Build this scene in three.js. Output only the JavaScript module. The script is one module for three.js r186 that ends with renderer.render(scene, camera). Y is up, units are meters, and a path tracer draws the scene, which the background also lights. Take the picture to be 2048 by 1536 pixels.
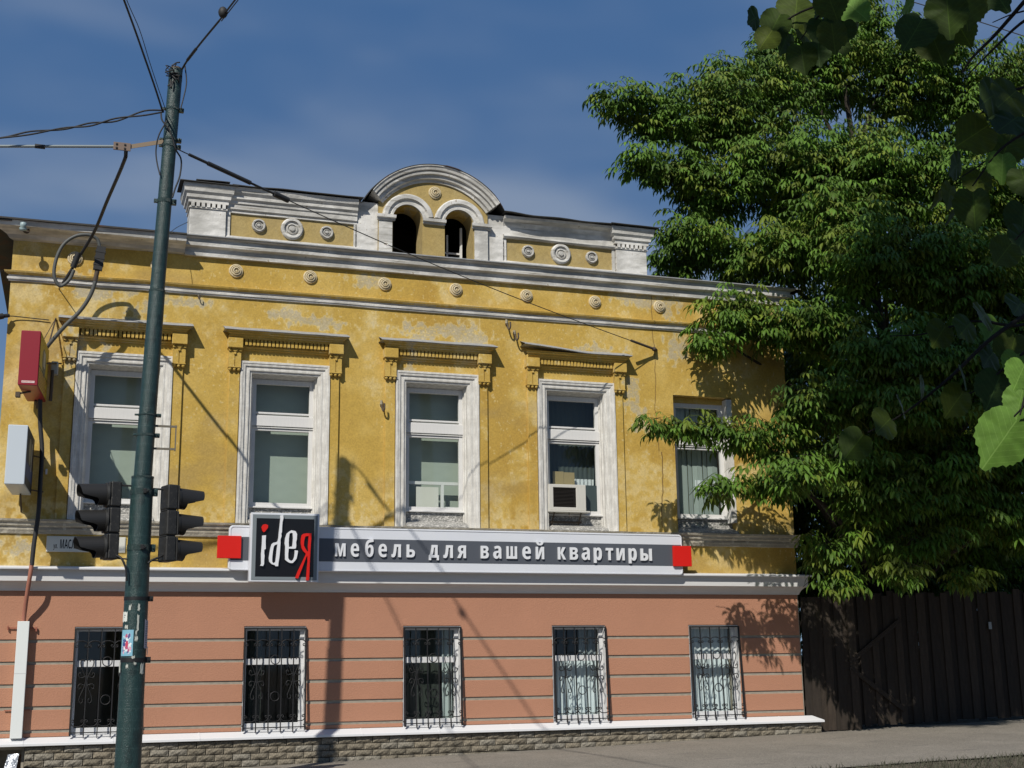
import * as THREE from 'three';
import { mergeGeometries, mergeVertices } from 'three/addons/utils/BufferGeometryUtils.js';
import { RoundedBoxGeometry } from 'three/addons/geometries/RoundedBoxGeometry.js';
import { TextGeometry } from 'three/addons/geometries/TextGeometry.js';
import { FontLoader } from 'three/addons/loaders/FontLoader.js';

// ---------------------------------------------------------------- camera, sky, sun, exposure
const scene = new THREE.Scene();
const FOCAL = 2560, YAW = 0.326926, TILT = 0.214559, ROLL = -0.0127985;
const EYE = new THREE.Vector3(0, 1.55, 20);
const camera = new THREE.PerspectiveCamera(2 * Math.atan(768 / FOCAL) * 180 / Math.PI, 4 / 3, 0.05, 900);
const FW = new THREE.Vector3(Math.sin(YAW) * Math.cos(TILT), Math.sin(TILT), -Math.cos(YAW) * Math.cos(TILT));
const RT0 = new THREE.Vector3(Math.cos(YAW), 0, Math.sin(YAW));
const UP0 = new THREE.Vector3().crossVectors(RT0, FW);
const RT = RT0.clone().multiplyScalar(Math.cos(ROLL)).addScaledVector(UP0, Math.sin(ROLL));
const UP = UP0.clone().multiplyScalar(Math.cos(ROLL)).addScaledVector(RT0, -Math.sin(ROLL));
camera.position.copy(EYE);
camera.quaternion.setFromRotationMatrix(new THREE.Matrix4().makeBasis(RT, UP, FW.clone().negate()));
scene.add(camera);

const renderer = new THREE.WebGLRenderer({ antialias: true });
renderer.toneMapping = THREE.LinearToneMapping;
renderer.toneMappingExposure = 0.9;
renderer.shadowMap.enabled = true;

const TO_SUN = new THREE.Vector3(-0.7745, 1.113, 1).normalize();
const sun = new THREE.DirectionalLight(new THREE.Color(1.0, 0.95, 0.86), 5);
sun.position.copy(TO_SUN).multiplyScalar(60).add(new THREE.Vector3(6, 3, 0));
sun.target.position.set(6, 3, 0);
sun.castShadow = true;
Object.assign(sun.shadow.camera, { left: -30, right: 30, top: 30, bottom: -30, near: 1, far: 140 });
sun.shadow.mapSize.set(4096, 4096);
sun.shadow.radius = 1;
scene.add(sun, sun.target);

// ---------------------------------------------------------------- random numbers and noise
function makeRandom(seed) { let s = seed | 0; return () => { s = (s + 0x6d2b79f5) | 0; let t = Math.imul(s ^ (s >>> 15), 1 | s); t = (t + Math.imul(t ^ (t >>> 7), 61 | t)) ^ t; return ((t ^ (t >>> 14)) >>> 0) / 4294967296; }; }
const rand = makeRandom(7331);
const between = (a, b, r = rand) => a + (b - a) * r();
function hash2(ix, iy) { let h = Math.imul(ix, 374761393) ^ Math.imul(iy, 668265263); h = Math.imul(h ^ (h >>> 13), 1274126177); return ((h ^ (h >>> 16)) >>> 0) / 4294967296; }
function vnoise(x, y, per = 0) {
  const ix = Math.floor(x), iy = Math.floor(y), fx = x - ix, fy = y - iy;
  const u = fx * fx * (3 - 2 * fx), v = fy * fy * (3 - 2 * fy);
  const w = per ? (k) => ((k % per) + per) % per : (k) => k;
  const x0 = w(ix), x1 = w(ix + 1), y0 = w(iy), y1 = w(iy + 1);
  const a = hash2(x0, y0), b = hash2(x1, y0), c = hash2(x0, y1), d = hash2(x1, y1);
  return a + (b - a) * u + (c - a) * v + (a - b - c + d) * u * v;
}
function fbm(x, y, oct, per = 0) { let s = 0, a = 0.5, n = 0; for (let i = 0; i < oct; i++) { s += a * vnoise(x + i * 17, y + i * 31, per); n += a; a *= 0.5; x *= 2; y *= 2; per *= 2; } return s / n; }
const clamp01 = (v) => Math.min(1, Math.max(0, v));
const sstep = (a, b, x) => { const t = clamp01((x - a) / (b - a)); return t * t * (3 - 2 * t); };
const mix3 = (a, b, t) => [a[0] + (b[0] - a[0]) * t, a[1] + (b[1] - a[1]) * t, a[2] + (b[2] - a[2]) * t];

// the sky: clear deep blue with thin high cirrus, paler towards the horizon
{
  const w = 1024, h = 512, data = new Float32Array(w * h * 4);
  for (let j = 0; j < h; j++) {
    const el = ((j + 0.5) / h - 0.5) * Math.PI, sy = Math.sin(el), cy = Math.cos(el);
    for (let i = 0; i < w; i++) {
      const az = ((i + 0.5) / w - 0.5) * 2 * Math.PI, dx = cy * Math.cos(az), dz = cy * Math.sin(az);
      const e = Math.max(0, sy), t = Math.pow(1 - e, 4.6);
      let c = mix3([0.053, 0.138, 0.322], [0.33, 0.48, 0.66], t * 0.9);
      const k = 1 / (e + 0.12), px = dx * k, pz = dz * k;
      const warp = fbm(px * 0.7 + 5, pz * 0.7 + 9, 3) * 2.2;
      const wisps = fbm(px * 1.1 + warp + 3, pz * 2.9 + warp * 0.6, 5) * 0.7 + fbm(px * 3 + pz * 2, pz * 6 + warp, 4) * 0.3;
      c = mix3(c, [0.48, 0.53, 0.6], 0.36 * sstep(0.44, 0.78, wisps) * sstep(0.08, 0.4, e));
      const veil = fbm(px * 2.2 + 31 + warp * 0.5, pz * 2.6 + 17, 5); c = mix3(c, [0.46, 0.51, 0.58], 0.17 * sstep(0.46, 0.75, veil) * sstep(0.12, 0.4, e));
      if (sy < 0) c = mix3(c, [0.14, 0.14, 0.13], sstep(0, 0.08, -sy));
      const o = (j * w + i) * 4; data[o] = c[0]; data[o + 1] = c[1]; data[o + 2] = c[2]; data[o + 3] = 1;
    }
  }
  const sky = new THREE.DataTexture(data, w, h, THREE.RGBAFormat, THREE.FloatType);
  sky.mapping = THREE.EquirectangularReflectionMapping; sky.magFilter = THREE.LinearFilter; sky.minFilter = THREE.LinearFilter; sky.wrapS = THREE.RepeatWrapping; sky.needsUpdate = true;
  scene.background = sky; scene.environment = sky;
}

// ---------------------------------------------------------------- small helpers
// a pixel of the photograph gives a direction; the plane z (metres in front of the facade) gives the distance
function rayOf(px, py) { return FW.clone().addScaledVector(RT, (px - 1024) / FOCAL).addScaledVector(UP, -(py - 768) / FOCAL); }
function at(px, py, z) { const d = rayOf(px, py); return d.multiplyScalar((z - EYE.z) / d.z).add(EYE); }
function atDepth(px, py, depth) { return rayOf(px, py).multiplyScalar(depth).add(EYE); }
const groundY = (x) => 0.10 + 0.0225 * (Math.max(-14, Math.min(22, x)) - 2.6);

const taken = new Map();
function numbered(name) { const n = taken.get(name) ?? 0; taken.set(name, n + 1); return n ? name + '_' + String(n).padStart(3, '0') : name; }
function tag(o, label, category, group) { o.userData.label = label; o.userData.category = category; if (group) o.userData.group = group; return o; }
function shade(o) { o.castShadow = true; o.receiveShadow = true; return o; }
function thing(name, label, category, pos = [0, 0, 0], group) {
  const o = new THREE.Group(); o.name = numbered(name); o.position.set(...pos); scene.add(o); return tag(o, label, category, group);
}
function part(name, geometry, material, parent) {
  const m = shade(new THREE.Mesh(geometry, material)); m.name = name; parent.add(m); return m;
}
function partW(name, geometry, material, parent) { geometry.translate(-parent.position.x, -parent.position.y, -parent.position.z); return part(name, geometry, material, parent); }
function lone(name, geometry, material, label, category, group) {
  geometry.computeBoundingBox(); const b = geometry.boundingBox, p = new THREE.Vector3((b.min.x + b.max.x) / 2, b.min.y, (b.min.z + b.max.z) / 2);
  geometry.translate(-p.x, -p.y, -p.z);
  const m = shade(new THREE.Mesh(geometry, material)); m.name = numbered(name); m.position.copy(p); scene.add(m); return tag(m, label, category, group);
}
function struct(name, geometry, material) { const m = shade(new THREE.Mesh(geometry, material)); m.name = numbered(name); m.userData.kind = 'structure'; scene.add(m); return m; }
function clean(g) {
  let o = g.index ? g.toNonIndexed() : g;
  for (const k of Object.keys(o.attributes)) if (!['position', 'normal', 'uv'].includes(k)) o.deleteAttribute(k);
  if (!o.attributes.normal) o.computeVertexNormals();
  if (!o.attributes.uv) o.setAttribute('uv', new THREE.BufferAttribute(new Float32Array(o.attributes.position.count * 2), 2));
  return o;
}
const merge = (list) => mergeGeometries(list.map(clean));
function uvW(g) {   // texture coordinates in metres, laid on by the way each face looks
  const o = clean(g), p = o.attributes.position, uv = o.attributes.uv;
  const a = new THREE.Vector3(), b = new THREE.Vector3(), c = new THREE.Vector3();
  for (let i = 0; i < p.count; i += 3) {
    a.fromBufferAttribute(p, i); b.fromBufferAttribute(p, i + 1); c.fromBufferAttribute(p, i + 2);
    const n = b.clone().sub(a).cross(c.clone().sub(a)), ax = Math.abs(n.x), ay = Math.abs(n.y), az = Math.abs(n.z);
    for (let k = 0; k < 3; k++) {
      const x = p.getX(i + k), y = p.getY(i + k), z = p.getZ(i + k);
      if (az >= ax && az >= ay) uv.setXY(i + k, x, y); else if (ax >= ay) uv.setXY(i + k, z, y); else uv.setXY(i + k, x, z);
    }
  }
  return o;
}
const box = (x0, x1, y0, y1, z0, z1) => uvW(new THREE.BoxGeometry(x1 - x0, y1 - y0, z1 - z0).translate((x0 + x1) / 2, (y0 + y1) / 2, (z0 + z1) / 2));
const rbox = (x0, x1, y0, y1, z0, z1, r = 0.006, s = 1) => uvW(new RoundedBoxGeometry(x1 - x0, y1 - y0, z1 - z0, s, r).translate((x0 + x1) / 2, (y0 + y1) / 2, (z0 + z1) / 2));
function tube(pts, r, seg = 24, rad = 6, closed = false, straight = false) {
  const v = pts.map((p) => (p.isVector3 ? p : new THREE.Vector3(...p)));
  let curve;
  if (straight) { curve = new THREE.CurvePath(); for (let i = 1; i < v.length; i++) curve.add(new THREE.LineCurve3(v[i - 1], v[i])); }
  else curve = new THREE.CatmullRomCurve3(v, closed, 'centripetal');
  return new THREE.TubeGeometry(curve, seg, r, rad, closed);
}
function taper(pts, r0, r1, seg = 10, rad = 7) {   // a limb that thins along its path
  const curve = new THREE.CatmullRomCurve3(pts.map((p) => (p.isVector3 ? p : new THREE.Vector3(...p))), false, 'centripetal');
  const g = new THREE.TubeGeometry(curve, seg, 1, rad), p = g.attributes.position;
  for (let i = 0; i <= seg; i++) {
    const c = curve.getPointAt(i / seg), r = r0 + (r1 - r0) * (i / seg);
    for (let j = 0; j <= rad; j++) { const k = i * (rad + 1) + j; p.setXYZ(k, c.x + (p.getX(k) - c.x) * r, c.y + (p.getY(k) - c.y) * r, c.z + (p.getZ(k) - c.z) * r); }
  }
  g.computeVertexNormals(); return g;
}
function rod(a, b, r, rad = 8) {
  const A = a.isVector3 ? a : new THREE.Vector3(...a), B = b.isVector3 ? b : new THREE.Vector3(...b), d = B.clone().sub(A);
  const g = new THREE.CylinderGeometry(r, r, d.length(), rad);
  g.applyQuaternion(new THREE.Quaternion().setFromUnitVectors(new THREE.Vector3(0, 1, 0), d.normalize()));
  return g.translate((A.x + B.x) / 2, (A.y + B.y) / 2, (A.z + B.z) / 2);
}
function quadGrid(rows) {   // rows of points, all of one length -> surface
  const pos = [], n = rows[0].length;
  for (let i = 0; i + 1 < rows.length; i++) for (let j = 0; j + 1 < n; j++) {
    const a = rows[i][j], b = rows[i][j + 1], c = rows[i + 1][j + 1], d = rows[i + 1][j];
    pos.push(...a, ...b, ...c, ...a, ...c, ...d);
  }
  const g = new THREE.BufferGeometry(); g.setAttribute('position', new THREE.Float32BufferAttribute(pos, 3)); g.computeVertexNormals(); return clean(g);
}
// a cornice: profile of (projection, height) run along x, with mitred returns (ends move out with the projection)
function moulding(profile, x0, x1, retL = 0, retR = 0, wave = 0) {
  const n = Math.max(1, wave ? Math.ceil((x1 - x0) / 0.22) : 1), rows = [];
  for (const [z, y] of profile) {
    const row = [];
    for (let i = 0; i <= n; i++) {
      const x = x0 - retL * z + (x1 - x0 + (retL + retR) * z) * i / n;
      row.push([x, y + wave * (vnoise(x * 1.3 + 40, y * 7 + z * 5) - 0.5), z + wave * 0.8 * (vnoise(x * 2.1, z * 9 + 80) - 0.5)]);
    }
    rows.push(row);
  }
  const faces = [quadGrid(rows)];
  for (const e of [0, n]) {
    const s = new THREE.Shape(profile.map(([z, y]) => new THREE.Vector2(z, y))), f = new THREE.ShapeGeometry(s), p = f.attributes.position;
    for (let k = 0; k < p.count; k++) { const z = p.getX(k), y = p.getY(k); p.setXYZ(k, e ? x1 + retR * z : x0 - retL * z, y, z); }
    f.computeVertexNormals(); faces.push(f);
  }
  return uvW(merge(faces));
}
function profileRing(profile, cx, cy, a0, a1, n = 40) {   // profile of (radius, z) swept round an arc
  const rows = profile.map(([r, z]) => { const row = []; for (let i = 0; i <= n; i++) { const a = a0 + (a1 - a0) * i / n; row.push([cx + r * Math.cos(a), cy + r * Math.sin(a), z]); } return row; });
  const caps = [a0, a1].map((a) => { const f = new THREE.ShapeGeometry(new THREE.Shape(profile.map(([r, z]) => new THREE.Vector2(r, z)))), p = f.attributes.position; for (let k = 0; k < p.count; k++) { const r = p.getX(k), z = p.getY(k); p.setXYZ(k, cx + r * Math.cos(a), cy + r * Math.sin(a), z); } f.computeVertexNormals(); return f; });
  return uvW(merge([quadGrid(rows), ...caps]));
}
function extrudeShape(shape, z0, z1, bevel = 0) {
  const g = new THREE.ExtrudeGeometry(shape, { depth: z1 - z0 - 2 * bevel, bevelEnabled: bevel > 0, bevelThickness: bevel, bevelSize: bevel, bevelOffset: -bevel, bevelSegments: 1, curveSegments: 18 });
  return g.translate(0, 0, z0 + bevel);
}
const rectPath = (x0, x1, y0, y1) => new THREE.Path([[x0, y0], [x0, y1], [x1, y1], [x1, y0]].map((q) => new THREE.Vector2(...q)));
const rectShape = (x0, x1, y0, y1) => new THREE.Shape([[x0, y0], [x1, y0], [x1, y1], [x0, y1]].map((q) => new THREE.Vector2(...q)));

// ---------------------------------------------------------------- textures and materials
function texture(w, h, fn, srgb = true) {
  const d = new Uint8Array(w * h * 4);
  for (let j = 0; j < h; j++) for (let i = 0; i < w; i++) { const c = fn(i / w, j / h, i, j), o = (j * w + i) * 4; d[o] = clamp01(c[0] / 255) * 255; d[o + 1] = clamp01(c[1] / 255) * 255; d[o + 2] = clamp01(c[2] / 255) * 255; d[o + 3] = 255; }
  const t = new THREE.DataTexture(d, w, h); t.magFilter = THREE.LinearFilter; t.minFilter = THREE.LinearMipmapLinearFilter; t.generateMipmaps = true;
  t.wrapS = t.wrapT = THREE.RepeatWrapping; if (srgb) t.colorSpace = THREE.SRGBColorSpace; t.needsUpdate = true; return t;
}
function scaled(t, metres) { t.repeat.set(1 / metres, 1 / metres); return t; }
const std = (o) => { const m = new THREE.MeshStandardMaterial({ roughness: 0.85, ...o }); m.color.multiplyScalar(0.89); return m; };   // every base colour dimmed alike, so shade goes deeper under the stronger sun

// one map for the whole upper facade: limewash worn thin, flakes to grey plaster, runs and a crack, where the photograph has them
const FX0 = -1.4, FXW = 13.6, FY0 = 2.9, FYH = 6.8;
const bald = [[-0.1, 7.2, 0.55, 0.1], [0.55, 7.28, 0.7, 0.09], [0.75, 6.95, 0.25, 0.22], [1.35, 7.16, 0.4, 0.07], [-0.35, 7.42, 0.3, 0.16], [0.2, 5.95, 0.1, 0.5], [-0.28, 6.2, 0.14, 0.35], [3.4, 6.98, 0.55, 0.12], [2.9, 7.05, 0.3, 0.1], [5.6, 7.0, 0.75, 0.15], [6.1, 6.9, 0.35, 0.1], [5.2, 6.86, 0.3, 0.06], [8.3, 6.86, 0.45, 0.1], [9.35, 7.8, 0.5, 0.16], [9.75, 7.65, 0.2, 0.22], [9.85, 6.95, 0.2, 0.3], [8.95, 6.1, 0.18, 0.35], [9.12, 5.55, 0.16, 0.16], [9.05, 5.8, 0.2, 0.1], [8.85, 7.85, 0.3, 0.1], [-0.85, 3.3, 0.2, 0.12], [4.3, 7.75, 0.35, 0.12], [5.0, 6.2, 0.12, 0.4]];
const facadeTex = texture(2048, 1024, (u, v) => {
  const x = FX0 + u * FXW, y = FY0 + v * FYH;
  const big = fbm(x * 0.55 + 3, y * 0.6 + 8, 3), mid = fbm(x * 2.3 + 20, y * 2.1, 4), fine = fbm(x * 13, y * 11 + 60, 3), grit = vnoise(x * 60, y * 60);
  let c = mix3([192, 159, 75], [203, 172, 92], sstep(0.35, 0.7, mid));
  c = mix3(c, [178, 142, 62], 0.65 * sstep(0.48, 0.75, big) * sstep(0.35, 0.6, 1 - mid));
  const left = sstep(0.35, -0.6, x + (mid - 0.5) * 0.9);                                   // the weathered corner strip
  const low = sstep(0.42, 0.0, y - 3.7 + (mid - 0.5) * 0.7) * (y > 3.69 ? 1 : 0);           // worn foot of the wall
  const band = sstep(6.62, 6.85, y + (mid - 0.5) * 0.4) * sstep(7.45, 7.1, y);              // thin limewash over the window hoods
  const worn = clamp01(sstep(0.56, 0.74, mid * 0.6 + fine * 0.4 + (big - 0.5) * 0.3) * 0.8 + left * 0.55 * sstep(0.3, 0.65, fine * 0.5 + mid * 0.5) + low * 0.8 * sstep(0.32, 0.6, fine) + band * 0.4 * sstep(0.42, 0.62, fine * 0.5 + mid * 0.5));
  c = mix3(c, [216, 196, 146], worn * 0.7);
  const speck = sstep(0.7, 0.8, fbm(x * 26 + 9, y * 19, 3)) * sstep(0.35, 0.65, vnoise(x * 1.7, y * 1.7 + 30));
  c = mix3(c, [218, 202, 160], speck * 0.5);
  const pits = sstep(0.74, 0.84, fbm(x * 31 + 80, y * 27, 2)); c = mix3(c, [150, 118, 58], pits * 0.22);
  const dirt = sstep(0.55, 0.78, fbm(x * 1.1 + 70, y * 1.6 + 12, 4)); c = mix3(c, [160, 136, 88], dirt * 0.45 + left * 0.3 * sstep(0.4, 0.7, fbm(x * 5, y * 3 + 7, 3)));
  if (y > 8.2) c = mix3(c, mix3([158, 140, 96], [178, 160, 114], fine), 0.75 + 0.3 * (mid - 0.5));
  let b = 0; for (const [bx, by, rx, ry] of bald) { const d = Math.hypot((x - bx) / rx, (y - by) / ry); if (d < 1.7) b = Math.max(b, 1.35 - d + (fine - 0.5) * 2.4 + (mid - 0.5) * 1.4); }
  const grain = fbm(x * 34 + 4, y * 40, 3), gone = sstep(0.5, 0.8, b) * sstep(0.3, 0.6, grain + 0.12), rim = sstep(0.2, 0.6, b) * (1 - gone);
  c = mix3(c, [217, 202, 160], rim * 0.55); c = mix3(c, mix3([156, 148, 130], [196, 187, 166], grain), gone * 0.72);
  const run = vnoise(x * 14 + 5, 3.3); const runTop = 7.28 - 0.3 * vnoise(x * 14 + 90, 7); if (run > 0.87 && y < 7.3 && y > runTop) c = mix3(c, [216, 196, 146], 0.5);
  const cx = 9.44 + 0.05 * (vnoise(y * 2.2, 4) - 0.5) + 0.015 * (vnoise(y * 13, 9) - 0.5) + (y < 5.1 ? 0.05 : 0), cd = Math.abs(x - cx);
  if (y > 3.78 && y < 7.95) { const wd = y < 5.1 ? 0.009 : 0.004; c = mix3(c, [96, 74, 40], sstep(wd + 0.006, wd * 0.4, cd) * 0.75); }
  const k = 0.95 + 0.1 * grit; return [c[0] * k, c[1] * k, c[2] * k];
});
facadeTex.repeat.set(1 / FXW, 1 / FYH); facadeTex.offset.set(-FX0 / FXW, -FY0 / FYH);
const plasterBump = scaled(texture(512, 512, (u, v) => { const n = fbm(u * 16, v * 16, 5, 16) * 200 + fbm(u * 96, v * 96, 2, 96) * 55; return [n, n, n]; }, false), 1.6);
const M = {};
M.yellow = std({ map: facadeTex, bumpMap: plasterBump, bumpScale: 0.006, roughness: 0.93 });
const whiteTex = scaled(texture(1024, 1024, (u, v) => {
  const a = fbm(u * 8, v * 24, 5, 8), b = fbm(u * 40, v * 20, 3, 20), s = fbm(u * 3, v * 60, 3, 3), flake = sstep(0.6, 0.68, fbm(u * 22, v * 30, 4, 2) * 0.6 + b * 0.4);
  let c = mix3([188, 186, 180], [228, 226, 221], sstep(0.25, 0.7, a)); c = mix3(c, [146, 140, 128], 0.75 * sstep(0.53, 0.68, s)); c = mix3(c, [138, 126, 106], 0.75 * flake); c = c.map((q) => q * (0.94 + 0.1 * b));
  return c;
}), 2.4);
M.white = std({ map: whiteTex, bumpMap: plasterBump, bumpScale: 0.01, roughness: 0.9 });
M.surround = std({ map: scaled(texture(1024, 1024, (u, v) => {
  const a = fbm(u * 24, v * 6, 5, 2), s = fbm(u * 60, v * 2, 4, 2), f = sstep(0.6, 0.7, fbm(u * 30, v * 18, 4, 2)), g = fbm(u * 50, v * 50, 2, 50);
  let c = mix3([208, 205, 198], [230, 228, 222], sstep(0.3, 0.65, a)); c = mix3(c, [166, 158, 142], 0.28 * sstep(0.56, 0.68, s)); c = mix3(c, [150, 140, 120], 0.45 * f); return c.map((q) => q * (0.95 + 0.08 * g));
}), 1.6), bumpMap: plasterBump, bumpScale: 0.008, roughness: 0.9 });
const greyTex = scaled(texture(1024, 512, (u, v) => {
  const a = fbm(u * 6, v * 30, 5, 6), s = fbm(u * 3, v * 50, 4, 3), b = fbm(u * 30, v * 24, 3, 30);
  let c = mix3([150, 143, 128], [190, 184, 170], a); c = mix3(c, [112, 102, 84], 0.75 * sstep(0.52, 0.66, s)); c = mix3(c, [205, 198, 182], sstep(0.6, 0.7, b) * 0.6); return c;
}), 2.2);
M.weathered = std({ map: greyTex, bumpMap: plasterBump, bumpScale: 0.016, roughness: 0.95 });
M.sillStone = std({ map: scaled(texture(512, 512, (u, v) => { const a = fbm(u * 10, v * 26, 5, 2), b = fbm(u * 40, v * 60, 2, 20); let c = mix3([118, 117, 114], [176, 174, 168], a); return mix3(c, [214, 211, 204], sstep(0.56, 0.66, b) * 0.8); }), 0.9), roughness: 0.95 });
const pinkTex = scaled(texture(512, 512, (u, v) => { const a = fbm(u * 5, v * 5, 4, 5), g = vnoise(u * 256, v * 256, 256), k = 0.965 + 0.05 * a + 0.03 * g; return [180 * k, 130 * k, 104 * k]; }), 2.7);
const fineBump = scaled(texture(512, 512, (u, v) => { const n = 120 * vnoise(u * 256, v * 256, 256) + 130 * vnoise(u * 128, v * 128, 128); return [n, n, n]; }, false), 1.1);
M.pink = std({ map: pinkTex, bumpMap: fineBump, bumpScale: 0.004, roughness: 0.92 });
M.greyRender = std({ map: scaled(texture(256, 256, (u, v) => { const a = fbm(u * 20, v * 40, 4, 20); return mix3([142, 134, 120], [172, 166, 152], a); }), 1.2), roughness: 0.95 });
M.palePaint = std({ map: scaled(texture(512, 512, (u, v) => { const a = fbm(u * 6, v * 40, 4, 2), d = sstep(0.62, 0.74, fbm(u * 24, v * 12, 4, 4)); return mix3(mix3([206, 206, 206], [220, 220, 219], a), [168, 163, 154], d * 0.6); }), 2), roughness: 0.75 });
M.frame = std({ map: scaled(texture(256, 256, (u, v) => { const a = fbm(u * 8, v * 40, 4, 8); return mix3([206, 207, 208], [224, 225, 226], a); }), 0.7), roughness: 0.55 });
M.oldFrame = std({ map: scaled(texture(512, 512, (u, v) => { const a = fbm(u * 60, v * 8, 4, 4), f = sstep(0.62, 0.7, fbm(u * 30, v * 14, 4, 2)); return mix3(mix3([212, 211, 209], [226, 225, 222], a), [160, 152, 138], f * 0.55); }), 0.9), roughness: 0.8 });
M.sheetWhite = std({ color: 0xe3e4e6, roughness: 0.4 });
M.roofMetal = std({ map: scaled(texture(512, 512, (u, v) => { const a = fbm(u * 8, v * 8, 5, 8), r = sstep(0.55, 0.7, fbm(u * 5 + 3, v * 5, 4, 5)); return mix3(mix3([44, 44, 43], [70, 68, 64], a), [84, 50, 36], r * 0.7); }), 1.5), roughness: 0.7, metalness: 0.1 });
M.zinc = std({ map: scaled(texture(512, 256, (u, v) => { const a = fbm(u * 14, v * 14, 5, 14), d = sstep(0.6, 0.7, fbm(u * 40, v * 12, 3, 4)); return mix3(mix3([146, 148, 150], [180, 182, 184], a), [212, 204, 182], d * 0.7); }), 1.1), roughness: 0.6, metalness: 0.15 });
M.glass = new THREE.MeshPhysicalMaterial({ color: new THREE.Color(0.9, 0.94, 0.92), roughness: 0.03, transmission: 1, thickness: 0, ior: 1.5 });
M.board = std({ map: scaled(texture(256, 256, (u, v) => { const a = fbm(u * 5, v * 9, 4, 1); return mix3([162, 172, 162], [178, 187, 177], a); }), 2), roughness: 0.9 });
M.room = std({ map: scaled(texture(256, 256, (u, v) => { const a = fbm(u * 6, v * 6, 4, 6); return mix3([150, 146, 134], [172, 168, 154], a); }), 2), roughness: 0.95 });
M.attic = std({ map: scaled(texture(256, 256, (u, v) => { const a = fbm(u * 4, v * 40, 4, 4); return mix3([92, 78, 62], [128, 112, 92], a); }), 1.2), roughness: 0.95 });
M.floorWood = std({ color: 0x7a5a3e, roughness: 0.7 });
M.greenBlind = std({ color: new THREE.Color(0.028, 0.036, 0.031), roughness: 0.9 });
M.iron = std({ color: new THREE.Color(0.014, 0.014, 0.015), roughness: 0.55, metalness: 0.2 });
M.rust = std({ color: new THREE.Color(0.1, 0.075, 0.055), roughness: 0.85, metalness: 0.2 });
M.cable = std({ color: new THREE.Color(0.022, 0.022, 0.023), roughness: 0.65 });
M.greyCable = std({ color: new THREE.Color(0.09, 0.095, 0.09), roughness: 0.6 });

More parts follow.
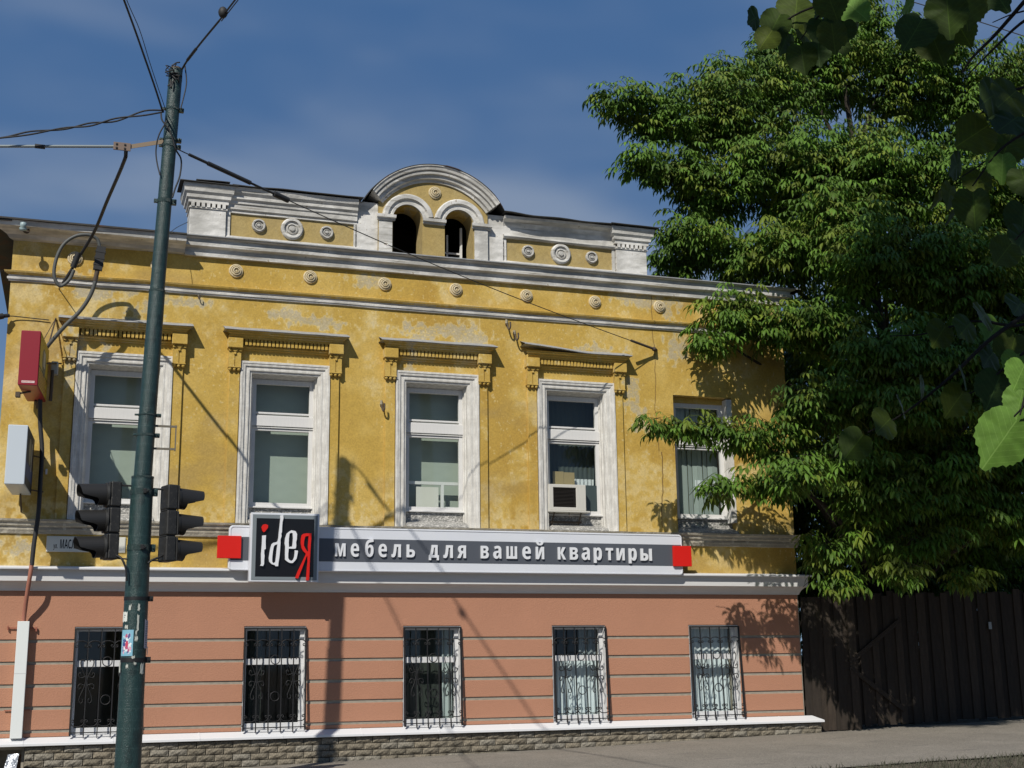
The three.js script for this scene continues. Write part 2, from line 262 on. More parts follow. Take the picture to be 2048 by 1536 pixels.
// ---------------------------------------------------------------- ground
{
  const asphalt = scaled(texture(1024, 1024, (u, v) => {
    const a = fbm(u * 6, v * 6, 5, 6), g = vnoise(u * 300, v * 300, 300), p = sstep(0.55, 0.7, fbm(u * 3 + 4, v * 9, 4, 3)), k = 0.8 + 0.4 * g;
    const c = mix3(mix3([122, 116, 106], [146, 139, 128], a), [104, 99, 92], p * 0.6); return [c[0] * k, c[1] * k, c[2] * k];
  }), 3.2);
  const road = scaled(texture(512, 512, (u, v) => { const a = fbm(u * 8, v * 8, 4, 8), g = vnoise(u * 200, v * 200, 200), k = 0.75 + 0.5 * g; const c = mix3([72, 71, 70], [92, 90, 87], a); return [c[0] * k, c[1] * k, c[2] * k]; }), 2.5);
  const soil = scaled(texture(512, 512, (u, v) => { const a = fbm(u * 12, v * 12, 5, 12), g = vnoise(u * 160, v * 160, 160); return mix3(mix3([70, 62, 50], [118, 108, 92], a), [150, 142, 128], sstep(0.8, 0.9, g)); }), 1.6);
  const bumpA = scaled(texture(512, 512, (u, v) => { const n = 160 * vnoise(u * 180, v * 180, 180) + 90 * fbm(u * 12, v * 12, 4, 12); return [n, n, n]; }, false), 1.6);
  const sheet = (x0, x1, z0, z1, dy, n = 1, wob = 0) => {
    const xs = [x0, ...[-14, 22].filter((k) => k > x0 && k < x1), x1].sort((a, b) => a - b);
    const fill = []; for (let i = 0; i + 1 < xs.length; i++) { const m = Math.max(1, Math.min(60, Math.round((xs[i + 1] - xs[i]) * n))); for (let k = 0; k < m; k++) fill.push(xs[i] + (xs[i + 1] - xs[i]) * k / m); } fill.push(xs[xs.length - 1]);
    const rows = [], mz = Math.max(1, Math.min(24, Math.round((z1 - z0) * n)));
    for (let j = 0; j <= mz; j++) rows.push(fill.map((x) => [x, groundY(x) + dy + wob * (vnoise(x * 2.2, j * 0.7 + 4) - 0.5), z0 + (z1 - z0) * j / mz]));
    const g = uvW(quadGrid(rows.reverse())); return g;
  };
  struct('ground', sheet(-300, 300, -300, 300, -0.13), std({ map: soil, roughness: 1 }));
  struct('road', sheet(-200, 200, 9.2, 60, -0.12), std({ map: road, bumpMap: bumpA, bumpScale: 0.006, roughness: 0.95 }));
  struct('pavement', sheet(-60, 60, -0.6, 5.75, 0, 1.2, 0.018), std({ map: asphalt, bumpMap: bumpA, bumpScale: 0.006, roughness: 0.95 }));
  const kerbG = []; for (let x = -24; x < 26; x += 1) kerbG.push(rbox(x + 0.005, x + 0.995, groundY(x + 0.5) - 0.3, groundY(x + 0.5) + 0.0, 9.0, 9.2, 0.015));
  const kerbMat = std({ map: scaled(texture(256, 256, (u, v) => { const a = fbm(u * 30, v * 30, 4, 30); return mix3([120, 117, 110], [156, 152, 144], a); }), 0.6), roughness: 0.95 });
  const kerb = new THREE.Group(); kerb.name = 'kerb'; kerb.userData.kind = 'structure'; scene.add(kerb);
  for (const g of kerbG) part('kerb_stone', g, kerbMat, kerb);
  struct('verge', sheet(-60, 60, 5.75, 9.0, -0.03, 2.5, 0.05), std({ map: soil, bumpMap: bumpA, bumpScale: 0.02, roughness: 1 }));
  // thin grass on the verge
  const bl = new THREE.BufferGeometry(); bl.setAttribute('position', new THREE.Float32BufferAttribute([-0.006, 0, 0, 0.006, 0, 0, 0.004, 0.05, 0.012, -0.006, 0, 0, 0.004, 0.05, 0.012, -0.004, 0.05, 0.012, -0.004, 0.05, 0.012, 0.004, 0.05, 0.012, 0.0, 0.09, 0.04], 3)); bl.computeVertexNormals();
  const n = 9000, grass = new THREE.InstancedMesh(bl, std({ color: new THREE.Color(0.075, 0.075, 0.05), roughness: 0.95 }), n), m4 = new THREE.Matrix4(), q = new THREE.Quaternion(), e = new THREE.Euler();
  const r = makeRandom(99); let k = 0;
  while (k < n) { const x = between(5.5, 16, r), z = between(5.72, 8.6, r); if (vnoise(x * 1.5, z * 1.5 + 7) + 0.3 * r() < 0.5) continue; e.set(between(-0.5, 0.5, r), between(0, 6.3, r), between(-0.5, 0.5, r)); q.setFromEuler(e); const s = between(0.5, 1.2, r); m4.compose(new THREE.Vector3(x, groundY(x) - 0.03, z), q, new THREE.Vector3(s, s, s)); grass.setMatrixAt(k++, m4); }
  grass.name = 'grass'; grass.userData.kind = 'stuff'; tag(grass, 'thin dry grass along the edge of the pavement', 'grass'); shade(grass); scene.add(grass);
}

// ---------------------------------------------------------------- the house
const X0 = -1.2, X1 = 12.04, BACK = -9.5;
const UW = [0.52, 2.97, 5.475, 7.93], W5 = [9.77, 10.92];
const LW = [0.49, 2.92, 5.39, 7.885, 10.355], LH = 0.47, LY0 = 0.6, LY1 = 2.14;
const house = thing('house', 'old two storey house with yellow upper wall, white mouldings and pink ground floor', 'house');
{
  // walls (openings are real)
  const up = rectShape(X0, X1, 3.0, 8.1);
  for (const c of UW) up.holes.push(rectPath(c - 0.56, c + 0.56, 3.7, 6.1));
  up.holes.push(rectPath(W5[0], W5[1], 3.72, 6.13));
  part('upper_wall', uvW(extrudeShape(up, -0.5, 0)), M.yellow, house);
  const lo = rectShape(X0, X1, -0.3, 3.0);
  for (const c of LW) lo.holes.push(rectPath(c - LH, c + LH, LY0, LY1));
  lo.holes.push(rectPath(X0 + 0.05, -0.6, -0.25, 0.44));
  part('lower_wall', uvW(extrudeShape(lo, -0.5, -0.005)), M.greyRender, house);
  part('side_wall', box(X0, X0 + 0.45, -0.3, 8.1, BACK, -0.602), M.yellow, house);
  part('side_wall', box(X1 - 0.45, X1, -0.3, 8.1, BACK, -0.5), M.yellow, house);
  part('back_wall', box(X0, X1, -0.3, 8.1, BACK - 0.45, BACK), M.yellow, house);
  part('floor_slab', box(X0 + 0.45, X1 - 0.45, 2.75, 3.05, BACK, -0.5), M.room, house);
  part('floor_slab', box(X0 + 0.45, X1 - 0.45, 0.0, 0.35, BACK, -0.5), M.floorWood, house);
  part('ceiling_slab', box(X0 + 0.45, X1 - 0.45, 7.3, 7.55, BACK, -0.5), M.room, house);
  part('inner_wall', box(X0 + 0.45, X1 - 0.45, 0.35, 7.3, -3.6, -3.5), M.room, house);
  // roof: low hips of sheet metal with eaves
  const e = 0.34, ry = 8.2, top = 8.2 + 1.0, zf = 0.2, zb = BACK - 0.8, zr = (zf + zb) / 2, xa = X0 - e, xb = X1 + e, hx = 3.9;
  const P = [[xa, ry, zf], [xb, ry, zf], [xb, ry, zb], [xa, ry, zb], [xa + hx, top, zr], [xb - hx, top, zr]];
  const tri = (...ix) => ix.flatMap((i) => P[i]);
  const rg = new THREE.BufferGeometry(); rg.setAttribute('position', new THREE.Float32BufferAttribute([...tri(0, 1, 5), ...tri(0, 5, 4), ...tri(1, 2, 5), ...tri(2, 3, 4), ...tri(2, 4, 5), ...tri(3, 0, 4), ...tri(0, 2, 1), ...tri(0, 3, 2)], 3)); rg.computeVertexNormals();
  const roof = part('roof', uvW(rg), M.roofMetal, house);
  // front eave plates
  part('eave_plate', box(X0 - 0.36, 1.33, 8.145, 8.17, -0.2, 0.39), M.roofMetal, roof);
  part('eave_plate', box(1.33, X1 + 0.3, 8.2, 8.216, -0.2, 0.235), M.zinc, roof);
  part('eave_plate', box(X0 - 0.36, X0 - 0.02, 8.12, 8.145, -0.9, 0.37), M.roofMetal, roof);

  // main cornice
  part('cornice', moulding([[0, 7.915], [0.07, 7.92], [0.078, 7.975], [0.05, 7.985], [0.06, 8.04], [0.15, 8.065], [0.158, 8.115], [0.13, 8.125], [0.14, 8.165], [0.195, 8.185], [0.2, 8.2], [0, 8.2]], 1.33, X1, 0, 1, 0.012), M.white, house);
  part('cornice', moulding([[0, 7.93], [0.06, 7.95], [0.1, 8.0], [0.17, 8.03], [0.32, 8.06], [0.35, 8.145], [0, 8.145]], X0, 1.33, 1, 0, 0.02), M.white, house);
  // string course: yellow upper bead over a white one
  part('string_course', moulding([[0, 7.385], [0.06, 7.39], [0.09, 7.41], [0.1, 7.435], [0.02, 7.46], [0, 7.47]], X0, X1, 1, 1, 0.014), M.yellow, house);
  part('string_course', moulding([[0, 7.285], [0.03, 7.29], [0.035, 7.31], [0.05, 7.315], [0.055, 7.345], [0.03, 7.36], [0.035, 7.385], [0, 7.385]], X0, X1, 1, 1, 0.014), M.white, house);
  // ledge between the storeys
  part('ledge', moulding([[0, 3.48], [0.03, 3.485], [0.04, 3.52], [0.05, 3.54], [0.05, 3.58], [0.08, 3.6], [0.09, 3.64], [0.12, 3.66], [0.13, 3.69], [0, 3.7]], X0, X1, 1, 1, 0.012), M.weathered, house);
  // cornice over the ground floor
  part('lower_cornice', moulding([[0.0, 2.655], [0.04, 2.66], [0.05, 2.69], [0.08, 2.73], [0.13, 2.77], [0.2, 2.79], [0.2, 2.93], [0.22, 2.93], [0.22, 2.95], [0, 2.95]], X0, X1 - 0.02, 1, 0.6), M.palePaint, house);
  part('lower_cornice_cap', moulding([[0, 2.952], [0.285, 2.952], [0.29, 2.97], [0.285, 2.985], [0, 3.02]], X0, X1 - 0.02, 1, 0.6), M.sheetWhite, house);

  // pink render panels, the joints between them are real grooves
  const rows = [[1.655, 1.92], [1.34, 1.61], [1.03, 1.29], [0.705, 0.98], [0.605, 0.66]];
  const cuts = [X0 - 0.025, ...LW.flatMap((c) => [c - LH, c + LH]), X1 - 0.02];
  for (const [a, b] of rows) for (let i = 0; i < cuts.length; i += 2) part('render_panel', rbox(cuts[i] + 0.002, cuts[i + 1] - 0.002, a, b, -0.005, 0.013, 0.006), M.pink, house);
  const tp = new THREE.Shape(); tp.moveTo(X0 - 0.025, 1.965);
  for (const c of LW) { tp.lineTo(c - LH, 1.965); tp.lineTo(c - LH, LY1); tp.lineTo(c + LH, LY1); tp.lineTo(c + LH, 1.965); }
  tp.lineTo(X1 - 0.02, 1.965); tp.lineTo(X1 - 0.02, 2.655); tp.lineTo(X0 - 0.025, 2.655);
  part('render_panel', uvW(extrudeShape(tp, -0.004, 0.013, 0.005)), M.pink, house);

  // sheet skirting and the stone-brick plinth
  part('skirting', moulding([[0, 0.49], [0.18, 0.49], [0.2, 0.495], [0.2, 0.525], [0.185, 0.535], [0.03, 0.6], [0, 0.6]], X0, X1 + 0.1, 1, 0.8), M.sheetWhite, house);
  for (let x = X0 + 0.6; x < X1; x += 1.21) part('skirting_seam', moulding([[0.031, 0.6015], [0.186, 0.5365], [0.2015, 0.526], [0.2015, 0.494], [0.203, 0.494], [0.203, 0.528], [0.187, 0.5395], [0.031, 0.6045]], x, x + 0.022), M.sheetWhite, house);
  const plinthTop = 0.49, PX0 = -0.56, PX1 = X1 + 0.24;
  part('plinth', box(PX0, PX1, -0.35, plinthTop, 0.0, 0.115), std({ color: 0x3d3a35, roughness: 1 }), house);
  part('plinth', box(X1, PX1, -0.35, plinthTop, -0.9, 0.0), std({ color: 0x3d3a35, roughness: 1 }), house);
  const brickTex = scaled(texture(512, 512, (u, v) => { const a = fbm(u * 16, v * 16, 5, 16), g = fbm(u * 70, v * 50, 3, 70), k = 0.72 + 0.5 * g; const c = mix3([118, 113, 102], [150, 144, 131], a); return [c[0] * k, c[1] * k, c[2] * k]; }), 0.9);
  const brickBump = scaled(texture(512, 512, (u, v) => { const n = 255 * fbm(u * 40, v * 40, 4, 40); return [n, n, n]; }, false), 0.9);
  const tones = [0xffffff, 0xe9e4dc, 0xf5efe6, 0xdcd8d0].map((c) => std({ map: brickTex, bumpMap: brickBump, bumpScale: 0.012, color: c, roughness: 0.95 }));
  const bh = 0.083, bw = 0.262;
  const brickVariant = (w, seed) => {
    const r = makeRandom(seed), nx = 5, ny = 3, rowsB = [];
    const edge = (i, n) => (i === 0 || i === n);
    for (let j = 0; j <= ny; j++) { const row = []; for (let i = 0; i <= nx; i++) { const e1 = edge(i, nx), e2 = edge(j, ny); row.push([(i / nx - 0.5) * w + (e1 ? between(-0.003, 0.003, r) : 0), (j / ny) * bh + (e2 ? between(-0.003, 0.003, r) : 0), e1 || e2 ? between(0.012, 0.018, r) : between(0.02, 0.034, r)]); } rowsB.push(row); }
    const ring = []; for (let i = 0; i <= nx; i++) ring.push(rowsB[0][i]); for (let j = 1; j <= ny; j++) ring.push(rowsB[j][nx]); for (let i = nx - 1; i >= 0; i--) ring.push(rowsB[ny][i]); for (let j = ny - 1; j >= 0; j--) ring.push(rowsB[j][0]);
    const g = merge([quadGrid(rowsB), quadGrid([ring.map(([x, y]) => [x, y, 0]), ring])]);
    return uvW(g);
  };
  const full = [1, 2, 3, 4, 5].map((s) => brickVariant(bw - 0.012, s)), half = [11, 12].map((s) => brickVariant(bw / 2 - 0.012, s));
  for (const g of [...full, ...half]) { const u = g.attributes.uv; for (let i = 0; i < u.count; i++) u.setXY(i, u.getX(i) * 1.01, u.getY(i)); }
  const rb = makeRandom(5);
  for (let row = 0; row < 7; row++) {
    const y = plinthTop - 0.004 - (row + 1) * (bh + 0.011);
    let x = PX0; const odd = row % 2; let first = true;
    while (x < PX1 - 0.03) {
      const isHalf = (first && odd) || x + bw > PX1 + 0.02, w = isHalf ? bw / 2 : bw; first = false;
      const cx = x + w / 2; if (cx > PX1) break;
      if (y + bh > groundY(cx)) { const b = part('brick', (isHalf ? half : full)[Math.floor(rb() * (isHalf ? 2 : 5))], tones[Math.floor(rb() * 4)], house); b.position.set(cx, y + between(-0.002, 0.002, rb), 0.113 + between(0, 0.006, rb)); }
      x += w;
    }
  }
  // the basement recess at the corner
  part('hatch_back', box(X0 + 0.02, -0.57, -0.3, 0.46, -0.6, -0.5), M.greyRender, house);

  // rosettes on the frieze
  const rosetteProfile = [[0.0, 0.05], [0.018, 0.05], [0.022, 0.034], [0.032, 0.034], [0.036, 0.07], [0.05, 0.066], [0.054, 0.04], [0.062, 0.04], [0.066, 0.056], [0.08, 0.052], [0.084, 0.024], [0.09, 0.024], [0.094, 0.036], [0.108, 0.03], [0.115, 0]];
  const rosetteGeo = (s, prof = rosetteProfile) => uvW(new THREE.LatheGeometry(prof.map(([r, y]) => new THREE.Vector2(r * s, y * s)), 28).rotateX(Math.PI / 2));
  const flat = (g) => { g.computeVertexNormals(); return g; };
  const rg1 = flat(rosetteGeo(1));
  M.rosette = std({ map: scaled(texture(256, 256, (u, v) => { const a = fbm(u * 20, v * 20, 4, 20); return mix3([196, 178, 138], [226, 216, 190], a); }), 0.5), roughness: 0.95 });
  for (const [x, y] of [[-0.3, 7.72], [0.93, 7.72], [2.14, 7.735], [3.33, 7.735], [4.57, 7.72], [5.8, 7.725], [7.06, 7.72], [8.33, 7.71], [9.57, 7.72], [10.81, 7.69]]) part('rosette', rg1, M.rosette, house).position.set(x, y, -0.002);

  // ---- parapet
  const disc = (s) => uvW(new THREE.LatheGeometry([[0, 0.06], [0.025, 0.058], [0.034, 0.024], [0.04, 0.022], [0.046, 0.044], [0.056, 0.04], [0.062, 0.018], [0.074, 0.02], [0.082, 0.06], [0.1, 0.064], [0.112, 0.044], [0.115, 0]].map(([r, y]) => new THREE.Vector2(r * s, y * 0.9)), 28).rotateX(Math.PI / 2));
  const small = flat(disc(0.98)), large = flat(disc(1.62));
  const parapet = (xa2, xb2, prof, discs, wave) => {
    part('parapet_wall', box(xa2, xb2, 8.15, 9.1, -0.42, -0.03), M.yellow, house);
    part('parapet_plinth', moulding([[-0.03, 8.2], [0.03, 8.2], [0.03, 8.3], [-0.03, 8.335]], xa2, xb2, 0, 0, 0.01), M.white, house);
    part('parapet_border', box(xa2, xa2 + 0.06, 8.3, 8.72, -0.03, 0.0), M.white, house);
    part('parapet_border', box(xb2 - 0.05, xb2, 8.3, 8.72, -0.03, 0.0), M.white, house);
    part('parapet_cornice', moulding(prof, xa2, xb2, 0, 0, wave), M.white, house);
    discs.forEach(([x, y], i) => { part('rosette', i === 1 ? large : small, M.white, house).position.set(x, y, -0.032); });
  };
  parapet(1.96, 4.09, [[-0.03, 8.71], [0.0, 8.715], [0.0, 8.75], [0.03, 8.77], [0.03, 8.84], [0.05, 8.86], [0.055, 8.9], [0.09, 8.93], [0.09, 8.98], [0.13, 9.02], [0.15, 9.08], [0.16, 9.1], [-0.03, 9.1]], [[2.48, 8.54], [3.02, 8.535], [3.59, 8.53]], 0.01);
  parapet(6.65, 8.74, [[-0.03, 8.72], [0.03, 8.725], [0.05, 8.75], [0.045, 8.78], [-0.01, 8.8], [0.0, 8.95], [0.03, 9.02], [0.12, 9.06], [0.14, 9.1], [-0.03, 9.1]], [[7.11, 8.53], [7.72, 8.54], [8.3, 8.53]], 0.03);
  const plate = (xa2, xb2, y, zf2, seed, dip = 0.03) => {   // thin bent sheet along a top
    const n = 16, rowsP = []; for (const [z, dy] of [[zf2, -0.012], [zf2, 0.0], [-0.5, 0.05], [-0.5, 0.035], [zf2, -0.012]]) { const row = []; for (let i = 0; i <= n; i++) { const x = xa2 + (xb2 - xa2) * i / n; row.push([x, y + dy + dip * (vnoise(x * 2.1, seed) - 0.5), z + (z > 0 ? dip * 0.6 * (vnoise(x * 1.7, seed + 9) - 0.5) : 0)]); } rowsP.push(row); }
    return uvW(quadGrid(rowsP));
  };
  part('parapet_capping', plate(2.02, 4.16, 9.125, 0.2, 3), M.roofMetal, house);
  part('parapet_capping', plate(6.62, 8.68, 9.135, 0.22, 5, 0.05), M.roofMetal, house);
  const pedestal = (xa2, xb2) => {
    part('pedestal', rbox(xa2, xb2, 8.15, 8.76, -0.45, 0.05, 0.01), M.white, house);
    const cap = [];
    const prof = [[0, 8.8], [0.03, 8.805], [0.03, 8.86], [0.06, 8.88], [0.065, 8.93], [0.1, 8.97], [0.105, 9.02], [0.12, 9.05], [0.12, 9.1]];
    for (let i = 0; i + 1 < prof.length; i++) { const [d0, y0] = prof[i], [d1, y1] = prof[i + 1], g = new THREE.CylinderGeometry(Math.SQRT1_2, Math.SQRT1_2, 1, 4, 1, true).rotateY(Math.PI / 4), p = g.attributes.position, hw = (xb2 - xa2) / 2; for (let k = 0; k < p.count; k++) { const t = p.getY(k) > 0, d = t ? d1 : d0; p.setXYZ(k, (xa2 + xb2) / 2 + Math.sign(p.getX(k)) * (hw + d), t ? y1 : y0, -0.2 + Math.sign(p.getZ(k)) * (0.25 + d)); } const ng = g.toNonIndexed(); ng.computeVertexNormals(); cap.push(ng); }
    cap.push(box(xa2 - 0.03, xb2 + 0.03, 8.86, 9.1, -0.45, 0.07));
    part('pedestal_capital', uvW(merge(cap)), M.white, house);
    const dent = []; const n = Math.round((xb2 - xa2) / 0.085); for (let i = 0; i < n; i++) { const x = xa2 + (i + 0.5) * (xb2 - xa2) / n; dent.push(box(x - 0.026, x + 0.026, 8.735, 8.802, 0.05, 0.085)); }
    const d = part('dentils', merge(dent), M.white, house); d.userData.kind = 'stuff';
    part('pedestal_band', box(xa2 - 0.015, xb2 + 0.015, 8.715, 8.736, -0.43, 0.07), M.white, house);
  };
  pedestal(1.38, 1.95); pedestal(8.75, 9.34);
  part('pedestal_capping', plate(1.2, 2.12, 9.118, 0.22, 11, 0.02), M.roofMetal, house);
  part('pedestal_capping', plate(1.45, 1.98, 9.16, 0.2, 15, 0.02), M.roofMetal, house);
  part('pedestal_capping', plate(8.6, 9.52, 9.118, 0.24, 12, 0.03), M.roofMetal, house);

  // ---- gable with two arched openings under a segmental cornice
  const gx = 5.42, gy = 8.444, A1 = 4.95, A2 = 5.85, ar = 0.255, sp = 8.87;
  const gs = new THREE.Shape(); gs.moveTo(4.45, 8.15); gs.lineTo(6.36, 8.15);
  const Rin = 1.2, ae = Math.asin((6.36 - gx) / Rin); const arc = []; for (let i = 0; i <= 24; i++) { const a = Math.PI / 2 - ae + 2 * ae * i / 24; arc.push([gx + Rin * Math.cos(a), gy + Rin * Math.sin(a)]); }
  gs.lineTo(6.36, arc[0][1]); for (const q of arc) gs.lineTo(...q); gs.lineTo(4.45, arc[24][1]);
  for (const c of [A1, A2]) { const h = new THREE.Path(); h.moveTo(c - ar, 8.2); h.lineTo(c - ar, sp); h.absarc(c, sp, ar, Math.PI, 0, true); h.lineTo(c + ar, 8.2); gs.holes.push(h); }
  part('gable_wall', uvW(extrudeShape(gs, -0.38, 0.04)), M.yellow, house);
  part('gable_pier', rbox(4.06, 4.45, 8.15, 9.13, -0.4, 0.0, 0.008), M.white, house);
  part('gable_pier', rbox(6.36, 6.68, 8.15, 9.13, -0.4, 0.0, 0.008), M.white, house);
  part('pier_strip', box(4.452, 4.68, 8.2, sp, 0.04, 0.06), M.white, house);
  part('pier_strip', box(6.12, 6.358, 8.2, sp, 0.04, 0.06), M.white, house);
  for (const c of [A1, A2]) part('arch_moulding', profileRing([[0.262, 0.04], [0.262, 0.075], [0.3, 0.08], [0.31, 0.065], [0.345, 0.07], [0.36, 0.11], [0.42, 0.115], [0.44, 0.1], [0.445, 0.04]], c, sp, c === A1 ? 0.17 : 0, c === A1 ? Math.PI : Math.PI - 0.17, 26), M.white, house);
  for (const [a, b] of [[4.43, 4.71], [5.22, 5.58], [6.09, 6.4]]) part('impost', moulding([[0.04, 8.82], [0.08, 8.825], [0.085, 8.85], [0.12, 8.86], [0.125, 8.91], [0.04, 8.93]], a, b, 0.2, 0.2), M.white, house);
  part('gable_cornice', profileRing([[1.13, 0.04], [1.13, 0.07], [1.17, 0.08], [1.185, 0.12], [1.24, 0.13], [1.25, 0.17], [1.285, 0.175], [1.3, 0.155], [1.315, 0.2], [1.355, 0.21], [1.375, 0.23], [1.386, 0.23], [1.386, -0.3]], gx, gy, Math.PI / 2 - 0.93, Math.PI / 2 + 0.93, 44), M.white, house);
  const rg3 = []; { const rows3 = []; for (const [r, z] of [[1.39, 0.25], [1.405, 0.25], [1.405, -3.2], [1.39, -3.2], [1.39, 0.25]]) { const row = []; for (let i = 0; i <= 40; i++) { const a = Math.PI / 2 - 1.08 + 2.16 * i / 40, jut = (i > 31 ? 0.1 * (i - 31) / 9 : 0) + (i < 5 ? 0.12 * (5 - i) / 5 : 0); row.push([gx + (r + jut * 0.25 + (z > 0 ? 0.008 * (vnoise(i * 0.9, 3) - 0.5) : 0)) * Math.cos(a), gy + (r + jut * 0.25) * Math.sin(a), z > 0 ? z - jut - (i > 14 && i < 19 ? 0 : 0.02) : z]); } rows3.push(row); } rg3.push(quadGrid(rows3)); }
  part('gable_roof', uvW(merge(rg3)), M.roofMetal, house);
  part('gable_side', box(4.06, 4.2, 8.15, 9.2, -3.1, -0.4), M.attic, house);
  part('gable_side', box(6.54, 6.68, 8.15, 9.2, -3.1, -0.4), M.attic, house);
  part('gable_back', box(4.2, 6.54, 8.15, 9.9, -3.2, -3.1), M.attic, house);
  part('gable_floor', box(4.2, 6.54, 8.1, 8.2, -3.1, -0.38), M.attic, house);
  part('rosette', flat(rosetteGeo(0.98)), M.rosette, house).position.set(5.42, 9.4, 0.037);
  // broken casement left in the right arch
  const cs = new THREE.Group(); cs.name = 'attic_casement'; house.add(cs);
  part('frame', merge([box(A2 + 0.12, A2 + 0.16, 8.2, 8.95, -0.36, -0.32), box(A2 - 0.12, A2 - 0.09, 8.2, 8.8, -0.36, -0.33), box(A2 - 0.25, A2 + 0.16, 8.46, 8.49, -0.36, -0.33)]), M.oldFrame, cs);
  part('pane', box(A2 - 0.04, A2 + 0.12, 8.22, 8.42, -0.345, -0.34), std({ color: 0x8f9690, roughness: 0.35 }), cs);
  part('loose_board', box(A1 + 0.13, A1 + 0.22, 8.2, 8.34, -0.33, -0.3), M.oldFrame, house);

  // ---- upper windows
  const architrave = (c, hw, y0, yt, prof) => uvW(quadGrid(prof.map(([d, z]) => { const pts = [], n = 8; const wob = (t) => 0.006 * (vnoise(t * 6 + c * 3, d * 9) - 0.5); for (let i = 0; i <= n; i++) { const y = y0 + (yt + d - y0) * i / n; pts.push([c - hw - d + wob(y), y, z]); } pts.push([c, yt + d + wob(c), z]); for (let i = n; i >= 0; i--) { const y = y0 + (yt + d - y0) * i / n; pts.push([c + hw + d + wob(y + 9), y, z]); } return pts; })));
  const bars = (name, list, mat, parent) => part(name, merge(list.map((b) => rbox(...b, 0.005))), mat, parent);
  function sash(w, xa2, xb2, opts = {}) {
    const zf2 = -0.185, zb2 = -0.25, mat = opts.old ? M.oldFrame : M.frame;
    bars('frame', [[xa2, xa2 + 0.075, 3.98, 6.03, zb2, zf2], [xb2 - 0.075, xb2, 3.98, 6.03, zb2, zf2], [xa2 + 0.07, xb2 - 0.07, 5.95, 6.03, zb2, zf2], [xa2 + 0.07, xb2 - 0.07, 3.985, 4.055, zb2, zf2 - 0.004], [xa2 + 0.07, xb2 - 0.07, 5.2, 5.235, zb2, zf2 - 0.003], [xa2 + 0.07, xb2 - 0.07, 5.47, 5.5, zb2, zf2 - 0.003]], mat, w);
    bars('transom', [[xa2 + 0.005, xb2 - 0.005, 5.27, 5.425, -0.24, -0.155], [xa2 + 0.01, xb2 - 0.01, 5.425, 5.445, -0.24, -0.165], [xa2 + 0.01, xb2 - 0.01, 5.24, 5.255, -0.24, -0.165]], mat, w);
    bars('bottom_rail', [[xa2 - 0.02, xb2 + 0.02, 3.965, 3.99, -0.24, -0.13]], mat, w);
    for (const [a, b] of [[5.5, 5.95], [4.055, 5.2]]) part('pane', uvW(new THREE.PlaneGeometry(xb2 - xa2 - 0.15, b - a).translate((xa2 + xb2) / 2, (a + b) / 2, -0.22)), M.glass, w);
  }
  const pediment = (c, tilt) => {
    const L = c - 1.0, R = c + 0.98, w = new THREE.Group(); w.name = 'window_hood'; house.add(w);
    const skew = (g) => { if (!tilt) return g; const p = g.attributes.position; for (let i = 0; i < p.count; i++) { const t = clamp01((c + 0.1 - p.getX(i)) / 1.1), z = p.getZ(i); p.setY(i, p.getY(i) + tilt * t * clamp01((p.getY(i) - 6.6) / 0.1) + 0.012 * (vnoise(p.getX(i) * 3, 2) - 0.5)); } g.computeVertexNormals(); return g; };
    const n = 14, rowsP = []; for (const [z, y] of [[0.0, 6.815], [0.255, 6.722], [0.258, 6.712], [0.25, 6.706], [0.0, 6.72]]) { const row = []; for (let i = 0; i <= n; i++) { const x = L + (R - L) * i / n; row.push([x, y + 0.008 * (vnoise(x * 4, 5) - 0.5), z + (z > 0.1 ? 0.01 * (vnoise(x * 3, 8) - 0.5) : 0)]); } rowsP.push(row); }
    part('hood_sheet', uvW(skew(quadGrid(rowsP))), M.zinc, w);
    part('hood_moulding', moulding([[0, 6.6], [0.13, 6.6], [0.14, 6.63], [0.165, 6.64], [0.17, 6.66], [0.2, 6.67], [0.21, 6.69], [0.23, 6.705], [0, 6.71]], L + 0.25, R - 0.25, 1, 1), M.yellow, w);
    part('hood_bed', moulding([[0, 6.44], [0.03, 6.445], [0.035, 6.47], [0.06, 6.48], [0.06, 6.5], [0.02, 6.505], [0.02, 6.6], [0, 6.6]], c - 0.73, c + 0.72), M.yellow, w);
    const dl = []; for (let i = 0; i < 23; i++) { const x = c - 0.66 + i * 0.0605; dl.push(box(x, x + 0.04, 6.505, 6.6, 0.02, 0.115)); }
    part('dentils', merge(dl), M.yellow, w).userData.kind = 'stuff';
    for (const bx of [c - 0.81, c + 0.79]) {
      const b = new THREE.Group(); b.name = 'console'; house.add(b);
      part('console_block', merge([rbox(bx - 0.115, bx + 0.115, 6.44, 6.6, -0.01, 0.165, 0.01), rbox(bx - 0.1, bx + 0.1, 6.6, 6.66, -0.01, 0.13, 0.008)]), M.yellow, b);
      const body = [box(bx - 0.095, bx - 0.006, 6.13, 6.44, -0.01, 0.1), box(bx + 0.006, bx + 0.095, 6.13, 6.44, -0.01, 0.1), box(bx - 0.01, bx + 0.01, 6.15, 6.44, -0.01, 0.085)];
      part('console_body', uvW(merge(body)), M.yellow, b);
      const half = new THREE.Shape(); half.moveTo(-0.05, 0); half.absarc(0, 0, 0.05, Math.PI, 2 * Math.PI, false);
      const sh = extrudeShape(half, 0.1, 0.125, 0.004); sh.translate(bx, 6.435, 0);
      part('console_ornament', uvW(merge([sh, box(bx - 0.1, bx - 0.065, 6.395, 6.438, 0.1, 0.125), box(bx + 0.065, bx + 0.1, 6.395, 6.438, 0.1, 0.125), rbox(bx - 0.018, bx + 0.018, 6.34, 6.378, 0.095, 0.125, 0.006)])), M.yellow, b);
